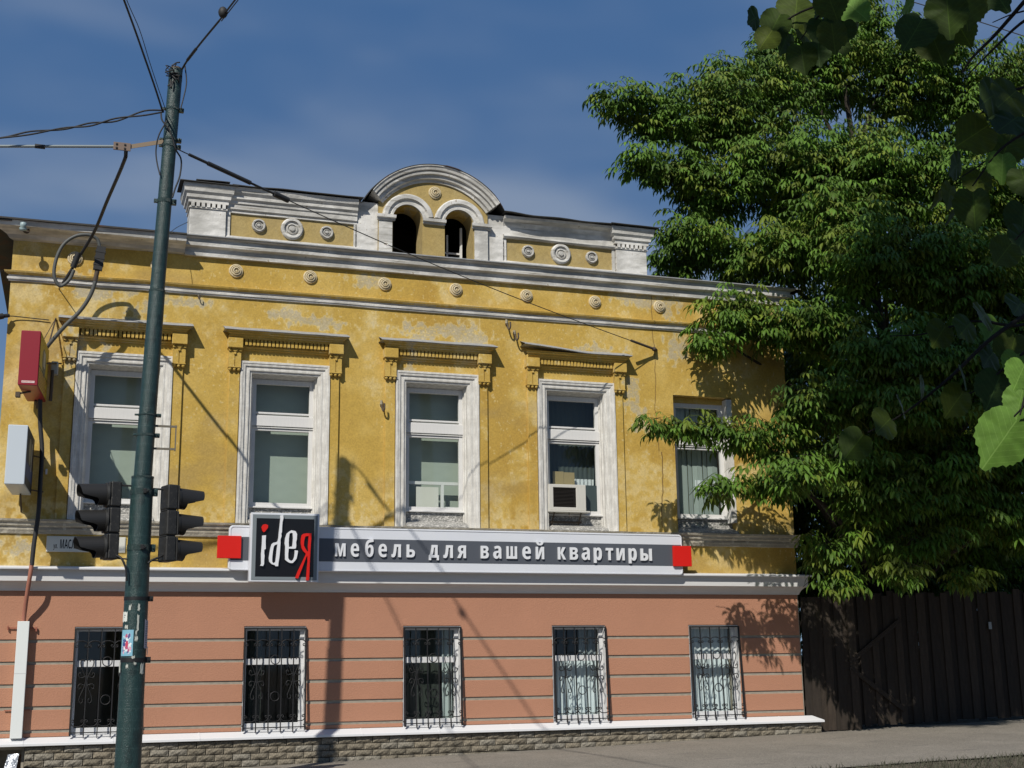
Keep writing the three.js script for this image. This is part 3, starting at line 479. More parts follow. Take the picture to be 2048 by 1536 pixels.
      part('console_drops', uvW(merge([-0.068, 0, 0.068].map((d) => new THREE.SphereGeometry(0.03, 8, 6).scale(1, 1.15, 1).translate(bx + d, 6.115, 0.072)).concat([box(bx - 0.1, bx + 0.1, 6.135, 6.15, -0.01, 0.108)]))), M.yellow, b);
      part('pilaster_strip', rbox(bx - 0.08 + (bx < c ? 0.01 : -0.01), bx + 0.08 + (bx < c ? 0.01 : -0.01), 3.7, 6.13, -0.01, 0.04, 0.006), M.yellow, house);
    }
  };
  UW.forEach((c, i) => {
    const w = new THREE.Group(); w.name = 'window'; house.add(w);
    part('surround', architrave(c, 0.53, 3.7, 6.08, [[-0.045, -0.25], [-0.045, -0.16], [-0.03, -0.155], [-0.03, -0.1], [-0.012, -0.09], [-0.01, -0.02], [0.0, 0.0], [0.03, 0.005], [0.035, 0.028], [0.06, 0.032], [0.065, 0.026], [0.1, 0.03], [0.105, 0.05], [0.14, 0.056], [0.145, 0.065], [0.175, 0.065], [0.18, 0.055], [0.18, -0.01]]), M.surround, w);
    sash(w, c - 0.5, c + 0.5, { old: true });
    part('sill', moulding([[-0.26, 3.6], [0.06, 3.6], [0.07, 3.705], [0.03, 3.74], [-0.13, 3.8], [-0.175, 3.82], [-0.18, 3.97], [-0.26, 3.97]], c - 0.52, c + 0.52, 0, 0, 0.008), M.sillStone, w);
    if (i < 3) part('backing_screen', box(c - 0.56, c + 0.56, 3.75, 6.2, -0.56, -0.51), M.board, w);
    pediment(c, i === 3 ? 0.1 : 0);
  });
  { // the plain fifth window
    const w = new THREE.Group(); w.name = 'window'; house.add(w);
    const [a, b] = W5;
    sash(w, a + 0.06, b - 0.1, { old: true });
    part('reveal', merge([box(b - 0.105, b - 0.002, 3.9, 6.1, -0.3, -0.003).applyMatrix4(new THREE.Matrix4()), box(a + 0.002, a + 0.062, 3.9, 6.1, -0.3, -0.14)]), M.surround, w);
    part('lintel_board', box(a + 0.01, b - 0.01, 6.03, 6.128, -0.3, -0.16), M.yellow, w);
    part('sill', moulding([[-0.26, 3.6], [0.06, 3.6], [0.07, 3.705], [0.03, 3.74], [-0.13, 3.8], [-0.175, 3.82], [-0.18, 3.97], [-0.26, 3.97]], a + 0.005, b - 0.005, 0, 0, 0.008), M.sillStone, w);
  }
  // ---- ground floor windows
  LW.forEach((c, i) => {
    const w = new THREE.Group(); w.name = 'window'; house.add(w);
    const a = c - LH, b = c + LH, zf2 = -0.1, zb2 = -0.17;
    bars('frame', [[a, a + 0.055, LY0, LY1, zb2, zf2], [b - 0.075, b, LY0, LY1, zb2, zf2], [a + 0.05, b - 0.07, LY1 - 0.06, LY1, zb2, zf2], [a + 0.05, b - 0.07, LY0 + 0.02, LY0 + 0.11, zb2, zf2], [a + 0.05, b - 0.07, 1.57, 1.66, zb2, zf2 + 0.004]], M.frame, w);
    part('reveal', merge([box(b - 0.012, b - 0.001, LY0, LY1, -0.1, 0.0), box(a + 0.001, a + 0.012, LY0, LY1, -0.1, 0.0), box(a + 0.012, b - 0.012, LY1 - 0.012, LY1 - 0.001, -0.1, 0.0)]), M.palePaint, w);
    part('sill', box(a + 0.001, b - 0.001, LY0 + 0.002, LY0 + 0.016, -0.17, 0.028), M.sheetWhite, w);
    for (const [y0, y1] of [[LY0 + 0.11, 1.57], [1.66, LY1 - 0.06]]) part('pane', uvW(new THREE.PlaneGeometry(b - a - 0.12, y1 - y0).translate(c - 0.01, (y0 + y1) / 2, -0.135)), M.glass, w);
  });
}

// ---------------------------------------------------------------- curtains, blinds and things behind the glass
function drape(x0, x1, y0, y1, z, folds, amp, hem = 0) {
  const n = folds * 6, rows = []; for (let j = 0; j <= 8; j++) { const y = y0 + (y1 - y0) * j / 8, row = []; for (let i = 0; i <= n; i++) { const x = x0 + (x1 - x0) * i / n; row.push([x, j === 0 ? y + hem * Math.abs(Math.sin(i / n * Math.PI * folds * 0.5)) : y, z + amp * Math.sin(i / 6 * 2 * Math.PI + 0.6 * vnoise(i * 0.3, j * 0.4)) + 0.4 * amp * (vnoise(i * 0.5, 3) - 0.5)]); } rows.push(row); }
  return uvW(quadGrid(rows));
}
{
  const lace = new THREE.MeshPhysicalMaterial({ color: 0xdfe4e8, roughness: 0.95, transmission: 0.3, thickness: 0 });
  const tulle = new THREE.MeshPhysicalMaterial({ color: 0xdde6ec, roughness: 0.95, transmission: 0.2, thickness: 0 });
  lone('curtain', drape(2.48, 2.78, 0.62, 2.12, -0.4, 3, 0.012), M.greenBlind, 'dull green curtain drawn aside behind the grilled window under the logo panel', 'curtain');
  lone('curtain', drape(4.95, 5.62, 0.62, 2.12, -0.4, 6, 0.005), M.greenBlind, 'dull green curtain behind the middle grilled window', 'curtain');
  lone('curtain', drape(5.66, 5.83, 0.62, 2.12, -0.4, 2, 0.02), std({ color: new THREE.Color(0.42, 0.48, 0.49), roughness: 0.9 }), 'narrow pale grey curtain drawn aside in the middle grilled window', 'curtain');
  lone('curtain', drape(7.44, 8.33, 0.62, 1.62, -0.33, 11, 0.022), tulle, 'white half curtain in the grilled window below the air conditioner', 'curtain');
  lone('curtain', drape(8.02, 8.33, 1.62, 2.12, -0.36, 3, 0.02), std({ color: 0x8a9296, roughness: 0.9 }), 'grey drape above the white half curtain', 'curtain');
  lone('curtain', drape(9.91, 10.8, 0.62, 2.12, -0.36, 11, 0.022), tulle, 'pale blue white net curtain in the grilled window nearest the wooden fence', 'curtain');
  lone('lace_valance', drape(9.91, 10.8, 1.66, 1.86, -0.33, 8, 0.014, 0.03), lace, 'white lace band across the net curtain nearest the fence', 'curtain');
  const roomB = std({ color: new THREE.Color(0.36, 0.42, 0.4), roughness: 0.9 });
  lone('curtain', drape(7.42, 8.44, 4.0, 6.05, -0.5, 12, 0.006), std({ color: new THREE.Color(0.05, 0.066, 0.06), roughness: 0.9 }), 'dark pleated curtain behind the window with the air conditioner', 'curtain');
  lone('lace_valance', drape(7.98, 8.4, 4.52, 4.64, -0.44, 6, 0.012, 0.03), lace, 'short lace edging in the window with the air conditioner', 'curtain');
  lone('cardboard_sheet', merge([rbox(7.6, 7.8, 4.44, 4.74, -0.32, -0.312, 0.002), rbox(7.805, 8.0, 4.44, 4.73, -0.322, -0.314, 0.002)]), std({ color: 0x9c8a63, roughness: 0.95 }), 'folded brown cardboard standing behind the glass above the air conditioner', 'cardboard');
  const blind = thing('vertical_blind', 'grey vertical slat blind in the plain window beside the tree', 'blind', [10.3, 4.02, -0.42]);
  part('head_rail', rbox(-0.5, 0.5, 1.98, 2.02, -0.02, 0.02, 0.004), M.frame, blind);
  for (let i = 0; i < 10; i++) { const s = part('slat', uvW(new THREE.BoxGeometry(0.1, 1.97, 0.003)).translate(0, 0.99, 0), roomB, blind); s.position.set(-0.45 + i * 0.1, 0, 0); s.rotation.y = 0.15 + 0.2 * Math.sin(i * 2.1); }
  lone('lace_valance', drape(10.3, 10.72, 4.5, 4.68, -0.34, 5, 0.012, 0.04), lace, 'scrap of white lace in front of the vertical slat blind', 'curtain');
  // the third upper window: an inner frame with papers
  lone('inner_casement', merge([box(4.98, 5.94, 4.44, 4.49, -0.34, -0.3), box(5.62, 5.67, 4.05, 4.44, -0.34, -0.3), box(5.7, 5.94, 4.05, 4.08, -0.335, -0.305)]), M.oldFrame, 'grey inner frame low behind the glass of the third yellow wall window', 'casement');
  lone('paper_sheet', rbox(5.2, 5.58, 4.06, 4.4, -0.31, -0.306, 0.001), std({ color: 0xd6d4cb, roughness: 0.9 }), 'white paper sheet behind the glass of the third yellow wall window', 'paper');
}

// ---------------------------------------------------------------- window grilles
{
  const H = 1.5, W = 0.46, r = 0.0075;
  const half = (pts) => pts.map(([x, y]) => [x, y, 0]);
  const scrollPts = (w, h) => { const q = [[0, h], [0.25 * w, 0.94 * h], [0.42 * w, 0.7 * h], [0.5 * w, 0.3 * h], [0.47 * w, -0.08 * h], [0.37 * w, -0.22 * h], [0.27 * w, -0.08 * h], [0.28 * w, 0.18 * h], [0.36 * w, 0.24 * h], [0.4 * w, 0.08 * h]]; return [...q.slice(1).reverse().map(([x, y]) => [-x, y, 0]), ...q.map(([x, y]) => [x, y, 0])]; };
  const scroll = clean(tube(scrollPts(0.178, 0.075), 0.0075, 34, 5));
  const lyreHalf = [[0.035, 1.0], [0.045, 1.025], [0.07, 1.03], [0.09, 1.005], [0.085, 0.95], [0.05, 0.86], [0.01, 0.76], [0.012, 0.7], [0.035, 0.62], [0.075, 0.52], [0.088, 0.46], [0.07, 0.42], [0.045, 0.425], [0.036, 0.46], [0.052, 0.485]];
  const sideHalf = [[0.075, 0.755], [0.085, 0.785], [0.105, 0.775], [0.108, 0.74], [0.085, 0.715], [0.05, 0.72], [0.01, 0.735]];
  const lyreGeo = []; for (const s of [-1, 1]) { lyreGeo.push(tube(half(lyreHalf).map(([x, y, z]) => [s * x, y, z]), 0.0075, 36, 5)); lyreGeo.push(tube(half(sideHalf).map(([x, y, z]) => [s * x, y + 0.06, z]), 0.0075, 18, 5)); lyreGeo.push(tube(half(sideHalf).map(([x, y, z]) => [s * x, 1.46 - y - 0.06 + 0.0, z]), 0.0075, 18, 5)); }
  const lyre = merge(lyreGeo), ring = clean(new THREE.TorusGeometry(0.066, 0.0075, 5, 24)), bar = clean(new THREE.BoxGeometry(0.016, H, 0.016).translate(0, H / 2 - 0.02, 0)), hook = clean(tube([[0, 0.11, 0.006], [0, 0.05, 0.018], [0, -0.02, 0.03], [0, -0.045, 0.012], [0, -0.02, 0.0]], 0.007, 14, 5));
  const frameGeo = merge([box(-W - 0.012, -W + 0.012, -0.02, H, -0.012, 0.012), box(W - 0.012, W + 0.012, -0.02, H, -0.012, 0.012), box(-W + 0.012, W - 0.012, H - 0.02, H, -0.01, 0.01), box(-W + 0.012, W - 0.012, 0.02, 0.036, -0.008, 0.008)]);
  const labels = ['black scrollwork window grille beside the white cable duct', 'black scrollwork window grille below the black logo panel', 'black scrollwork window grille over the dull green curtain', 'black scrollwork window grille below the air conditioner', 'black scrollwork window grille nearest the wooden fence'];
  let proto;
  LW.forEach((c, i) => {
    let g;
    if (!proto) {
      g = proto = thing('window_grille', labels[i], 'window grille', [c, 0.625, 0.12], 'scrollwork grilles over the ground floor windows');
      part('frame', frameGeo, M.iron, g);
      for (const x of [-0.276, -0.092, 0.092, 0.276]) { part('bar', bar, M.iron, g).position.x = x; part('belly_hook', hook, M.iron, g).position.x = x; }
      for (let k = -2; k <= 2; k++) { part('scroll', scroll, M.iron, g).position.set(k * 0.184, 1.24, 0.008); const s = part('scroll', scroll, M.iron, g); s.position.set(k * 0.184, 0.19, 0.008); s.rotation.z = Math.PI; }
      for (const x of [-0.276, 0.276]) part('lyre_scroll', lyre, M.iron, g).position.set(x, 0.02, 0.01);
      part('ring', ring, M.iron, g).position.set(0, 1.02, 0.01); part('ring', ring, M.iron, g).position.set(0, 0.48, 0.01);
      for (const y of [0.05, 1.2]) for (const s of [-1, 1]) part('fixing', box(s * W - 0.012, s * W + 0.012, y, y + 0.02, -0.1 + 0.06 * y, 0.0), M.iron, g);
    } else { g = proto.clone(); g.name = numbered('window_grille'); scene.add(g); g.position.set(c, 0.625, 0.12); g.userData = { ...proto.userData, label: labels[i] }; }
    g.rotation.x = -0.055;
  });
}

// ---------------------------------------------------------------- shop sign and logo panel
const font = await new FontLoader().loadAsync('fonts/droid/droid_sans_bold.typeface.json');
{
  const SZ = 0.18;
  const board = thing('shop_sign', 'long white sign board with grey band, white raised letters and two red squares', 'sign', [5.95, 2.97, 0.0]);
  const rr = (x0, x1, y0, y1, r) => { const s = new THREE.Shape(); s.moveTo(x0 + r, y0); s.lineTo(x1 - r, y0); s.absarc(x1 - r, y0 + r, r, -Math.PI / 2, 0); s.lineTo(x1, y1 - r); s.absarc(x1 - r, y1 - r, r, 0, Math.PI / 2); s.lineTo(x0 + r, y1); s.absarc(x0 + r, y1 - r, r, Math.PI / 2, Math.PI); s.lineTo(x0, y0 + r); s.absarc(x0 + r, y0 + r, r, Math.PI, 1.5 * Math.PI); return s; };
  const signWhite = std({ map: scaled(texture(256, 256, (u, v) => { const a = fbm(u * 4, v * 10, 4, 2); return mix3([216, 219, 226], [226, 229, 235], a); }), 3), roughness: 0.35 }), signGrey = std({ color: 0x53575f, roughness: 0.45 }), red = std({ color: 0xd81a08, roughness: 0.4 });
  partW('board', uvW(extrudeShape(rr(2.14, 9.67, 2.957, 3.636, 0.06), 0.23, 0.33, 0.006)), signWhite, board);
  partW('rim', uvW((() => { const q = rr(2.15, 9.66, 2.967, 3.626, 0.055); q.holes.push(rr(2.165, 9.645, 2.982, 3.611, 0.045)); return extrudeShape(q, 0.328, 0.338); })()), signWhite, board);
  partW('grey_band', box(2.17, 9.65, 3.11, 3.463, 0.33, 0.334), signGrey, board);
  for (const x of [2.6, 4.4, 6.2, 8.0, 9.4]) partW('bracket', box(x, x + 0.04, 3.1, 3.45, -0.005, 0.24), M.iron, board);
  const text = 'мебель для вашей квартиры', centres = [108, 187, 265, 337, 410, 488, 0, 613, 690, 763, 0, 887, 955, 1033, 1113, 1185, 0, 1303, 1368, 1432, 1497, 1560, 1620, 1685, 1758], widths = [56, 44, 44, 44, 50, 44, 0, 53, 50, 46, 0, 42, 42, 56, 44, 44, 0, 42, 42, 42, 42, 38, 42, 42, 60];
  const raw = (ch) => { const g = new TextGeometry(ch, { font, size: 1, depth: 0.03, curveSegments: 4, bevelEnabled: false }); g.computeBoundingBox(); return g; };
  const xh = raw('м').boundingBox.max.y, sy = 0.2 / xh;
  const letterMat = std({ color: 0xe4e6ea, roughness: 0.4 });
  [...text].forEach((ch, i) => {
    if (ch === ' ') return;
    const g = raw(ch), b = g.boundingBox, px = 640 + centres[i] / 2.695, w = widths[i] / 2.695 / 2;
    const base = 1060 + (143 + (i / 24) * 20) / 2.695, a = at(px - w, base, 0.345), c = at(px + w, base, 0.345), sx = (c.x - a.x) / (b.max.x - b.min.x);
    { const p = g.attributes.position; for (let k = 0; k < p.count; k++) if (p.getY(k) < -0.02 * xh) p.setY(k, p.getY(k) * 0.55); }
    g.translate(-b.min.x, 0, 0); g.scale(sx, sy, 1); g.translate(a.x, 3.188, 0.335);
    partW('letter', clean(g), letterMat, board);
  });
  partW('red_square', rbox(1.967, 2.319, 3.135, 3.472, 0.335, 0.38, 0.006), red, board);
  partW('red_square', rbox(9.478, 9.815, 3.1, 3.443, 0.335, 0.38, 0.006), red, board);

  const logo = thing('logo_panel', 'square black panel with hand drawn white and red letters in a grey frame', 'sign', [2.955, 2.782, 0.34]);
  const LX0 = 2.435, LX1 = 3.474, LYa = 2.782, LYb = 3.817;
  partW('case', rbox(LX0, LX1, LYa, LYb, 0.335, 0.5, 0.008), signWhite, logo);
  const ring = rectShape(LX0 + 0.028, LX1 - 0.028, LYa + 0.028, LYb - 0.028); ring.holes.push(rectPath(LX0 + 0.085, LX1 - 0.08, LYa + 0.075, LYb - 0.085));
  partW('grey_frame', uvW(extrudeShape(ring, 0.498, 0.506)), std({ color: 0x7c8488, roughness: 0.4 }), logo);
  partW('black_face', box(LX0 + 0.085, LX1 - 0.08, LYa + 0.075, LYb - 0.085, 0.498, 0.503), std({ color: 0x0e0d0f, roughness: 0.35 }), logo);
  const map2 = ([x, y]) => { const t = (y - 110) / 1310, xl = 115 - 40 * t, xr = 1440 - 25 * t, u = (x - xl) / (xr - xl), yt = 90 + 45 * u, yb = 1415 + 25 * u; return new THREE.Vector2(LX0 + u * (LX1 - LX0), LYb - (y - yt) / (yb - yt) * (LYb - LYa)); };
  const glyph = (outer, hole, mat, name) => { const s = new THREE.Shape(outer.map(map2)); if (hole) s.holes.push(new THREE.Path(hole.map(map2))); partW(name, uvW(extrudeShape(s, 0.512, 0.542)), mat, logo); };
  glyph([[320, 545], [392, 538], [385, 660], [388, 800], [360, 815], [358, 890], [365, 930], [358, 1000], [355, 1090], [335, 1125], [282, 1118], [300, 1080], [298, 900], [315, 700]], null, letterMat, 'letter');
  glyph([[305, 385], [335, 335], [385, 325], [432, 345], [430, 395], [370, 470], [345, 480], [325, 455]], null, red, 'letter_dot');
  glyph([[665, 160], [722, 152], [728, 210], [708, 290], [700, 400], [698, 480], [685, 510], [690, 560], [668, 625], [670, 690], [662, 800], [655, 900], [645, 980], [632, 1050], [625, 1130], [575, 1132], [560, 1110], [500, 1090], [455, 1045], [445, 980], [460, 880], [475, 790], [500, 710], [530, 685], [590, 672], [615, 655], [630, 590], [635, 520], [655, 350], [668, 230]], [[612, 712], [600, 800], [585, 950], [572, 1050], [530, 1075], [510, 1040], [512, 950], [525, 840], [540, 760], [560, 728]], letterMat, 'letter');
  glyph([[880, 448], [960, 465], [990, 520], [985, 620], [970, 680], [975, 740], [965, 795], [935, 802], [828, 798], [818, 900], [818, 980], [840, 1015], [880, 1035], [915, 1010], [935, 960], [945, 880], [945, 830], [1008, 840], [1000, 900], [980, 990], [950, 1030], [905, 1075], [850, 1072], [800, 1045], [760, 1010], [758, 900], [762, 760], [750, 700], [760, 600], [790, 510], [840, 470]], [[845, 510], [875, 495], [905, 505], [912, 600], [905, 700], [895, 762], [865, 762], [832, 768], [828, 690], [832, 600]], letterMat, 'letter');
  glyph([[1080, 545], [1110, 520], [1160, 510], [1270, 512], [1268, 600], [1255, 760], [1248, 900], [1240, 1010], [1235, 1200], [1225, 1405], [1165, 1405], [1180, 1200], [1195, 1050], [1190, 940], [1170, 960], [1090, 1170], [1010, 1370], [955, 1355], [1000, 1240], [1070, 1100], [1155, 925], [1160, 900], [1110, 850], [1080, 800], [1062, 700], [1065, 620]], [[1150, 570], [1215, 560], [1210, 660], [1200, 760], [1208, 850], [1190, 858], [1150, 800], [1122, 740], [1128, 650]], red, 'letter');
}

// ---------------------------------------------------------------- fittings on the facade
function canvasMaterial(w, h, draw, o = {}) { const c = document.createElement('canvas'); c.width = w; c.height = h; const g = c.getContext('2d'); draw(g, w, h); const t = new THREE.CanvasTexture(c); t.colorSpace = THREE.SRGBColorSpace; return std({ map: t, roughness: 0.6, ...o }); }
{
  // street name plate
  const pl = thing('street_plate', 'white street name plate with black letters on the yellow frieze', 'street sign', [0.1, 3.23, 0.0]);
  const plateMat = std({ color: 0xd7d6cc, roughness: 0.5 });
  partW('plate', rbox(-0.45, 0.66, 3.225, 3.455, 0.0, 0.02, 0.006), plateMat, pl);
  const face = new THREE.PlaneGeometry(1.08, 0.21).translate(0.105, 3.34, 0.0215);
  partW('lettering', face, canvasMaterial(1024, 200, (g, w, h) => { g.fillStyle = '#d7d6cc'; g.fillRect(0, 0, w, h); g.fillStyle = '#15151a'; g.textBaseline = 'alphabetic'; g.save(); g.translate(80, 162); g.scale(0.4, 1); g.font = 'bold 100px sans-serif'; g.fillText('ул.', 0, 0); g.font = 'bold 176px sans-serif'; g.fillText('МАСЛЯКОВА', 200, 0); g.restore(); g.fillRect(905, 30, 22, 140); g.beginPath(); g.moveTo(905, 30); g.lineTo(885, 60); g.lineTo(905, 60); g.fill(); }), pl);

  // projecting box signs
  const red = std({ color: 0x8e1426, roughness: 0.4 });
  const rbx = thing('box_sign', 'deep red projecting box sign with a yellow printed side', 'sign', [-0.81, 5.42, 0.1]);
  partW('case', rbox(-0.935, -0.672, 5.425, 6.215, 0.12, 1.3, 0.012), red, rbx);
  const side = (x, y0, y1, z0, z1, mat, parent) => { const g = new THREE.PlaneGeometry(z1 - z0, y1 - y0).rotateY(Math.PI / 2).translate(x, (y0 + y1) / 2, (z0 + z1) / 2); return partW('printed_side', g, mat, parent); };
  side(-0.668, 5.44, 6.2, 0.14, 1.285, canvasMaterial(256, 192, (g, w, h) => { g.fillStyle = '#c9a92c'; g.fillRect(0, 0, w, h); g.fillStyle = '#6f6a4a'; g.beginPath(); g.ellipse(w * 0.5, h * 0.42, w * 0.22, h * 0.26, 0.3, 0, 7); g.fill(); g.fillStyle = '#b8b09a'; g.fillRect(w * 0.42, h * 0.2, w * 0.22, h * 0.3); g.fillStyle = '#9a5a14'; for (let i = 0; i < 6; i++) g.fillRect(w * 0.05, h * (0.68 + i * 0.05), w * (0.9 - 0.1 * (i % 3)), h * 0.025); g.fillStyle = '#3c2d12'; g.fillRect(0, h * 0.62, w, h * 0.03); }), rbx);
  partW('maker_label', new THREE.PlaneGeometry(0.17, 0.028).translate(-0.8, 5.475, 1.303), canvasMaterial(256, 44, (g, w, h) => { g.fillStyle = '#e8dcd8'; g.fillRect(0, 0, w, h); g.fillStyle = '#b03a3a'; for (let i = 0; i < 9; i++) g.fillRect(12 + i * 26, 10, 16, 22); }), rbx);
  partW('bracket', merge([rod([-0.8, 5.42, 0.25], [-0.8, 5.36, 0.0], 0.02), rod([-0.8, 5.42, 0.9], [-0.98, 5.38, 0.9], 0.015), box(-1.0, -0.94, 5.33, 5.4, 0.85, 0.95), rod([-0.6, 5.43, 0.2], [-0.6, 5.9, 0.18], 0.025), rod([-0.67, 5.95, 0.4], [-0.5, 6.05, 0.0], 0.012), rod([-0.67, 6.2, 0.35], [-0.62, 6.75, 0.0], 0.012), rod([-0.67, 6.2, 0.9], [-0.62, 6.75, 0.0], 0.006)]), M.rust, rbx);
  partW('junction_box', rbox(-0.63, -0.53, 5.85, 6.05, 0.02, 0.14, 0.012), std({ color: 0xb9b6ac, roughness: 0.6 }), rbx);
  rbx.rotation.y = -0.075; rbx.position.x += 0.09;
  const wbx = thing('box_sign', 'white projecting box sign with a dark printed side below the red one', 'sign', [-0.88, 4.03, 0.1]);
  partW('case', rbox(-1.012, -0.752, 4.03, 4.86, 0.12, 1.3, 0.012), std({ color: 0xc7d0d8, roughness: 0.4 }), wbx);
  side(-0.748, 4.045, 4.845, 0.14, 1.285, canvasMaterial(256, 192, (g, w, h) => { g.fillStyle = '#20242c'; g.fillRect(0, 0, w, h); g.fillStyle = '#33466e'; g.fillRect(0, h * 0.6, w, h * 0.25); g.fillStyle = '#8a846f'; g.beginPath(); g.ellipse(w * 0.45, h * 0.35, w * 0.16, h * 0.24, -0.4, 0, 7); g.fill(); g.fillStyle = '#c9c7bb'; g.fillRect(w * 0.68, h * 0.15, w * 0.06, h * 0.5); }), wbx);
  partW('bracket', merge([rod([-0.88, 4.03, 0.3], [-0.88, 3.8, 0.0], 0.012), rod([-0.75, 4.1, 0.2], [-0.6, 4.1, 0.0], 0.012), rod([-0.75, 4.6, 0.2], [-0.6, 4.6, 0.0], 0.012)]), M.rust, wbx);
  wbx.rotation.y = -0.045; wbx.position.x += 0.05;
  lone('wall_bracket', rbox(-0.53, -0.5, 4.36, 4.44, 0.0, 0.04, 0.006), M.frame, 'tiny white clip on the yellow wall beside the white box sign', 'bracket');

  // cable down the corner into the duct
  const duct = thing('cable_duct', 'white metal cable duct standing on the skirting against pink wall', 'cable duct', [-0.68, 0.6, 0.1]);
  partW('cover', rbox(-0.765, -0.605, 0.6, 2.22, 0.03, 0.155, 0.006), std({ color: 0xe6eae8, roughness: 0.5 }), duct);
  partW('joint', box(-0.768, -0.602, 1.49, 1.496, 0.03, 0.1575), M.palePaint, duct);
  partW('clamp', merge([box(-0.9, -0.5, 2.12, 2.135, 0.03, 0.045), box(-0.9, -0.885, 2.1, 2.16, 0.03, 0.06), box(-0.52, -0.5, 2.08, 2.14, 0.03, 0.06), box(-0.87, -0.52, 0.98, 0.992, 0.03, 0.045)]), std({ color: 0x9a5a48, roughness: 0.8 }), duct);
  lone('conduit_pipe', tube([[-0.69, 2.15, 0.1], [-0.68, 2.35, 0.13], [-0.66, 2.6, 0.24], [-0.635, 2.85, 0.33], [-0.62, 3.05, 0.34]], 0.03, 20, 8), std({ color: 0xa96f5c, roughness: 0.7 }), 'pink painted conduit pipe rising from the white cable duct', 'pipe');
  lone('cable', tube([[-0.62, 3.0, 0.34], [-0.61, 3.3, 0.34], [-0.58, 3.7, 0.33], [-0.58, 4.2, 0.26], [-0.59, 4.7, 0.22], [-0.64, 5.1, 0.24], [-0.66, 5.45, 0.3]], 0.032, 40, 8), M.cable, 'thick black cable from the pink conduit up to the red box sign', 'cable');

  // air conditioner
  const ac = thing('air_conditioner', 'white window air conditioner with black louvred grille in the fourth window', 'air conditioner', [7.75, 3.99, -0.1]);
  const acW = std({ map: M.oldFrame.map, color: 0xf0eee6, roughness: 0.6 });
  const sh = rectShape(7.4, 8.06, 4.03, 4.47); sh.holes.push(rectPath(7.475, 7.885, 4.085, 4.415));
  partW('casing', uvW(merge([extrudeShape(sh, -0.2, 0.04, 0.006), box(7.41, 8.05, 4.04, 4.46, -0.42, -0.202)])), acW, ac);
  partW('condenser_fins', merge(Array.from({ length: 28 }, (_, i) => box(7.477 + i * 0.0148, 7.482 + i * 0.0148, 4.085, 4.415, -0.2, -0.1))), std({ color: 0x6f706c, roughness: 0.5, metalness: 0.5 }), ac).userData.kind = 'stuff';
  for (let i = 0; i < 14; i++) { const g = box(-0.205, 0.205, -0.003, 0.003, -0.014, 0.014); g.rotateX(0.5); g.translate(7.68, 4.1 + i * 0.0233, 0.012); partW('louvre_slat', g, std({ color: 0x2b2724, roughness: 0.6 }), ac); }
  partW('tray', rbox(7.38, 8.12, 4.0, 4.026, -0.2, 0.07, 0.006), acW, ac);
  partW('stay', merge([rod([7.5, 4.0, 0.0], [7.5, 3.78, -0.16], 0.012), rod([7.98, 4.0, 0.0], [7.98, 3.78, -0.16], 0.012), rod([7.75, 4.0, 0.03], [7.76, 3.92, 0.03], 0.006), box(7.45, 8.03, 3.84, 3.87, -0.15, -0.1)]), M.rust, ac);
  lone('side_panel', box(8.07, 8.36, 4.06, 4.5, -0.2, -0.19), std({ color: 0x414c4c, roughness: 0.3 }), 'grey filler panel between the air conditioner and window frame', 'panel');

  // hooks of old line insulators
  const hookLabel = ['rusty wire hook on the yellow wall, upper of a pair', 'rusty wire hook on the yellow wall, lower of a pair', 'rusty wire hook beside the third window surround', 'small rusty hook just under the string course'];
  [[6.69, 7.19, 1], [6.83, 7.01, 1], [4.53, 5.67, 1], [1.57, 7.27, 0.5]].forEach(([x, y, s], i) => {
    const h = thing('wall_hook', hookLabel[i], 'hook', [x, y - 0.12 * s, 0], 'old wire hooks on the yellow wall');
    part('hook', tube([[0, 0.1 * s, -0.02], [0.0, 0.1 * s, 0.06 * s], [0.0, 0.03 * s, 0.1 * s], [0.01, 0.0, 0.13 * s], [0.02, 0.03 * s, 0.16 * s], [0.02, 0.12 * s, 0.16 * s]], 0.012 * s + 0.003, 20, 6), M.rust, h);
    part('insulator_cap', new THREE.CylinderGeometry(0.02 * s, 0.026 * s, 0.07 * s, 8).translate(0.0, 0.16 * s, 0.02), std({ color: 0x9a917c, roughness: 0.8 }), h);
  });
  // the loose metal sheet at the basement hatch
  const ms = [at(16, 1509, 0.3), at(38, 1507, 0.3), at(28, 1560, 0.42), at(0, 1562, 0.42)];
  lone('metal_sheet', uvW(quadGrid([[ms[3].toArray(), ms[2].toArray()], [ms[0].toArray(), ms[1].toArray()], [ms[0].clone().add(new THREE.Vector3(0, -0.005, -0.01)).toArray(), ms[1].clone().add(new THREE.Vector3(0, -0.005, -0.01)).toArray()], [ms[3].clone().add(new THREE.Vector3(0, 0, -0.01)).toArray(), ms[2].clone().add(new THREE.Vector3(0, 0, -0.01)).toArray()]])), std({ map: scaled(texture(128, 128, (u, v) => { const a = fbm(u * 12, v * 4, 4, 4); return mix3([150, 155, 162], [225, 228, 232], a); }), 0.3), bumpMap: plasterBump, bumpScale: 0.03, metalness: 0.5, roughness: 0.35 }), 'crumpled shiny metal sheet at the basement hatch', 'metal sheet');
  // broken tile and pot on the corner of the eave
  const ef = thing('eave_insulator', 'pale blue insulator on a rusty bracket under the corner of the eave', 'insulator', at(46, 468, 0.33).toArray());
  part('body', new THREE.LatheGeometry([[0, 0], [0.05, 0.01], [0.055, 0.05], [0.035, 0.06], [0.05, 0.08], [0.04, 0.13], [0, 0.14]].map((q) => new THREE.Vector2(...q)), 14).rotateX(0.5).translate(0, 0.03, 0.05), std({ color: 0x9fb3b5, roughness: 0.4 }), ef);
  part('bracket', tube([[0.06, 0.14, -0.12], [0.07, 0.06, -0.06], [0.03, 0.03, 0.0], [0.0, 0.05, 0.04]], 0.018, 10, 6), M.rust, ef);
}

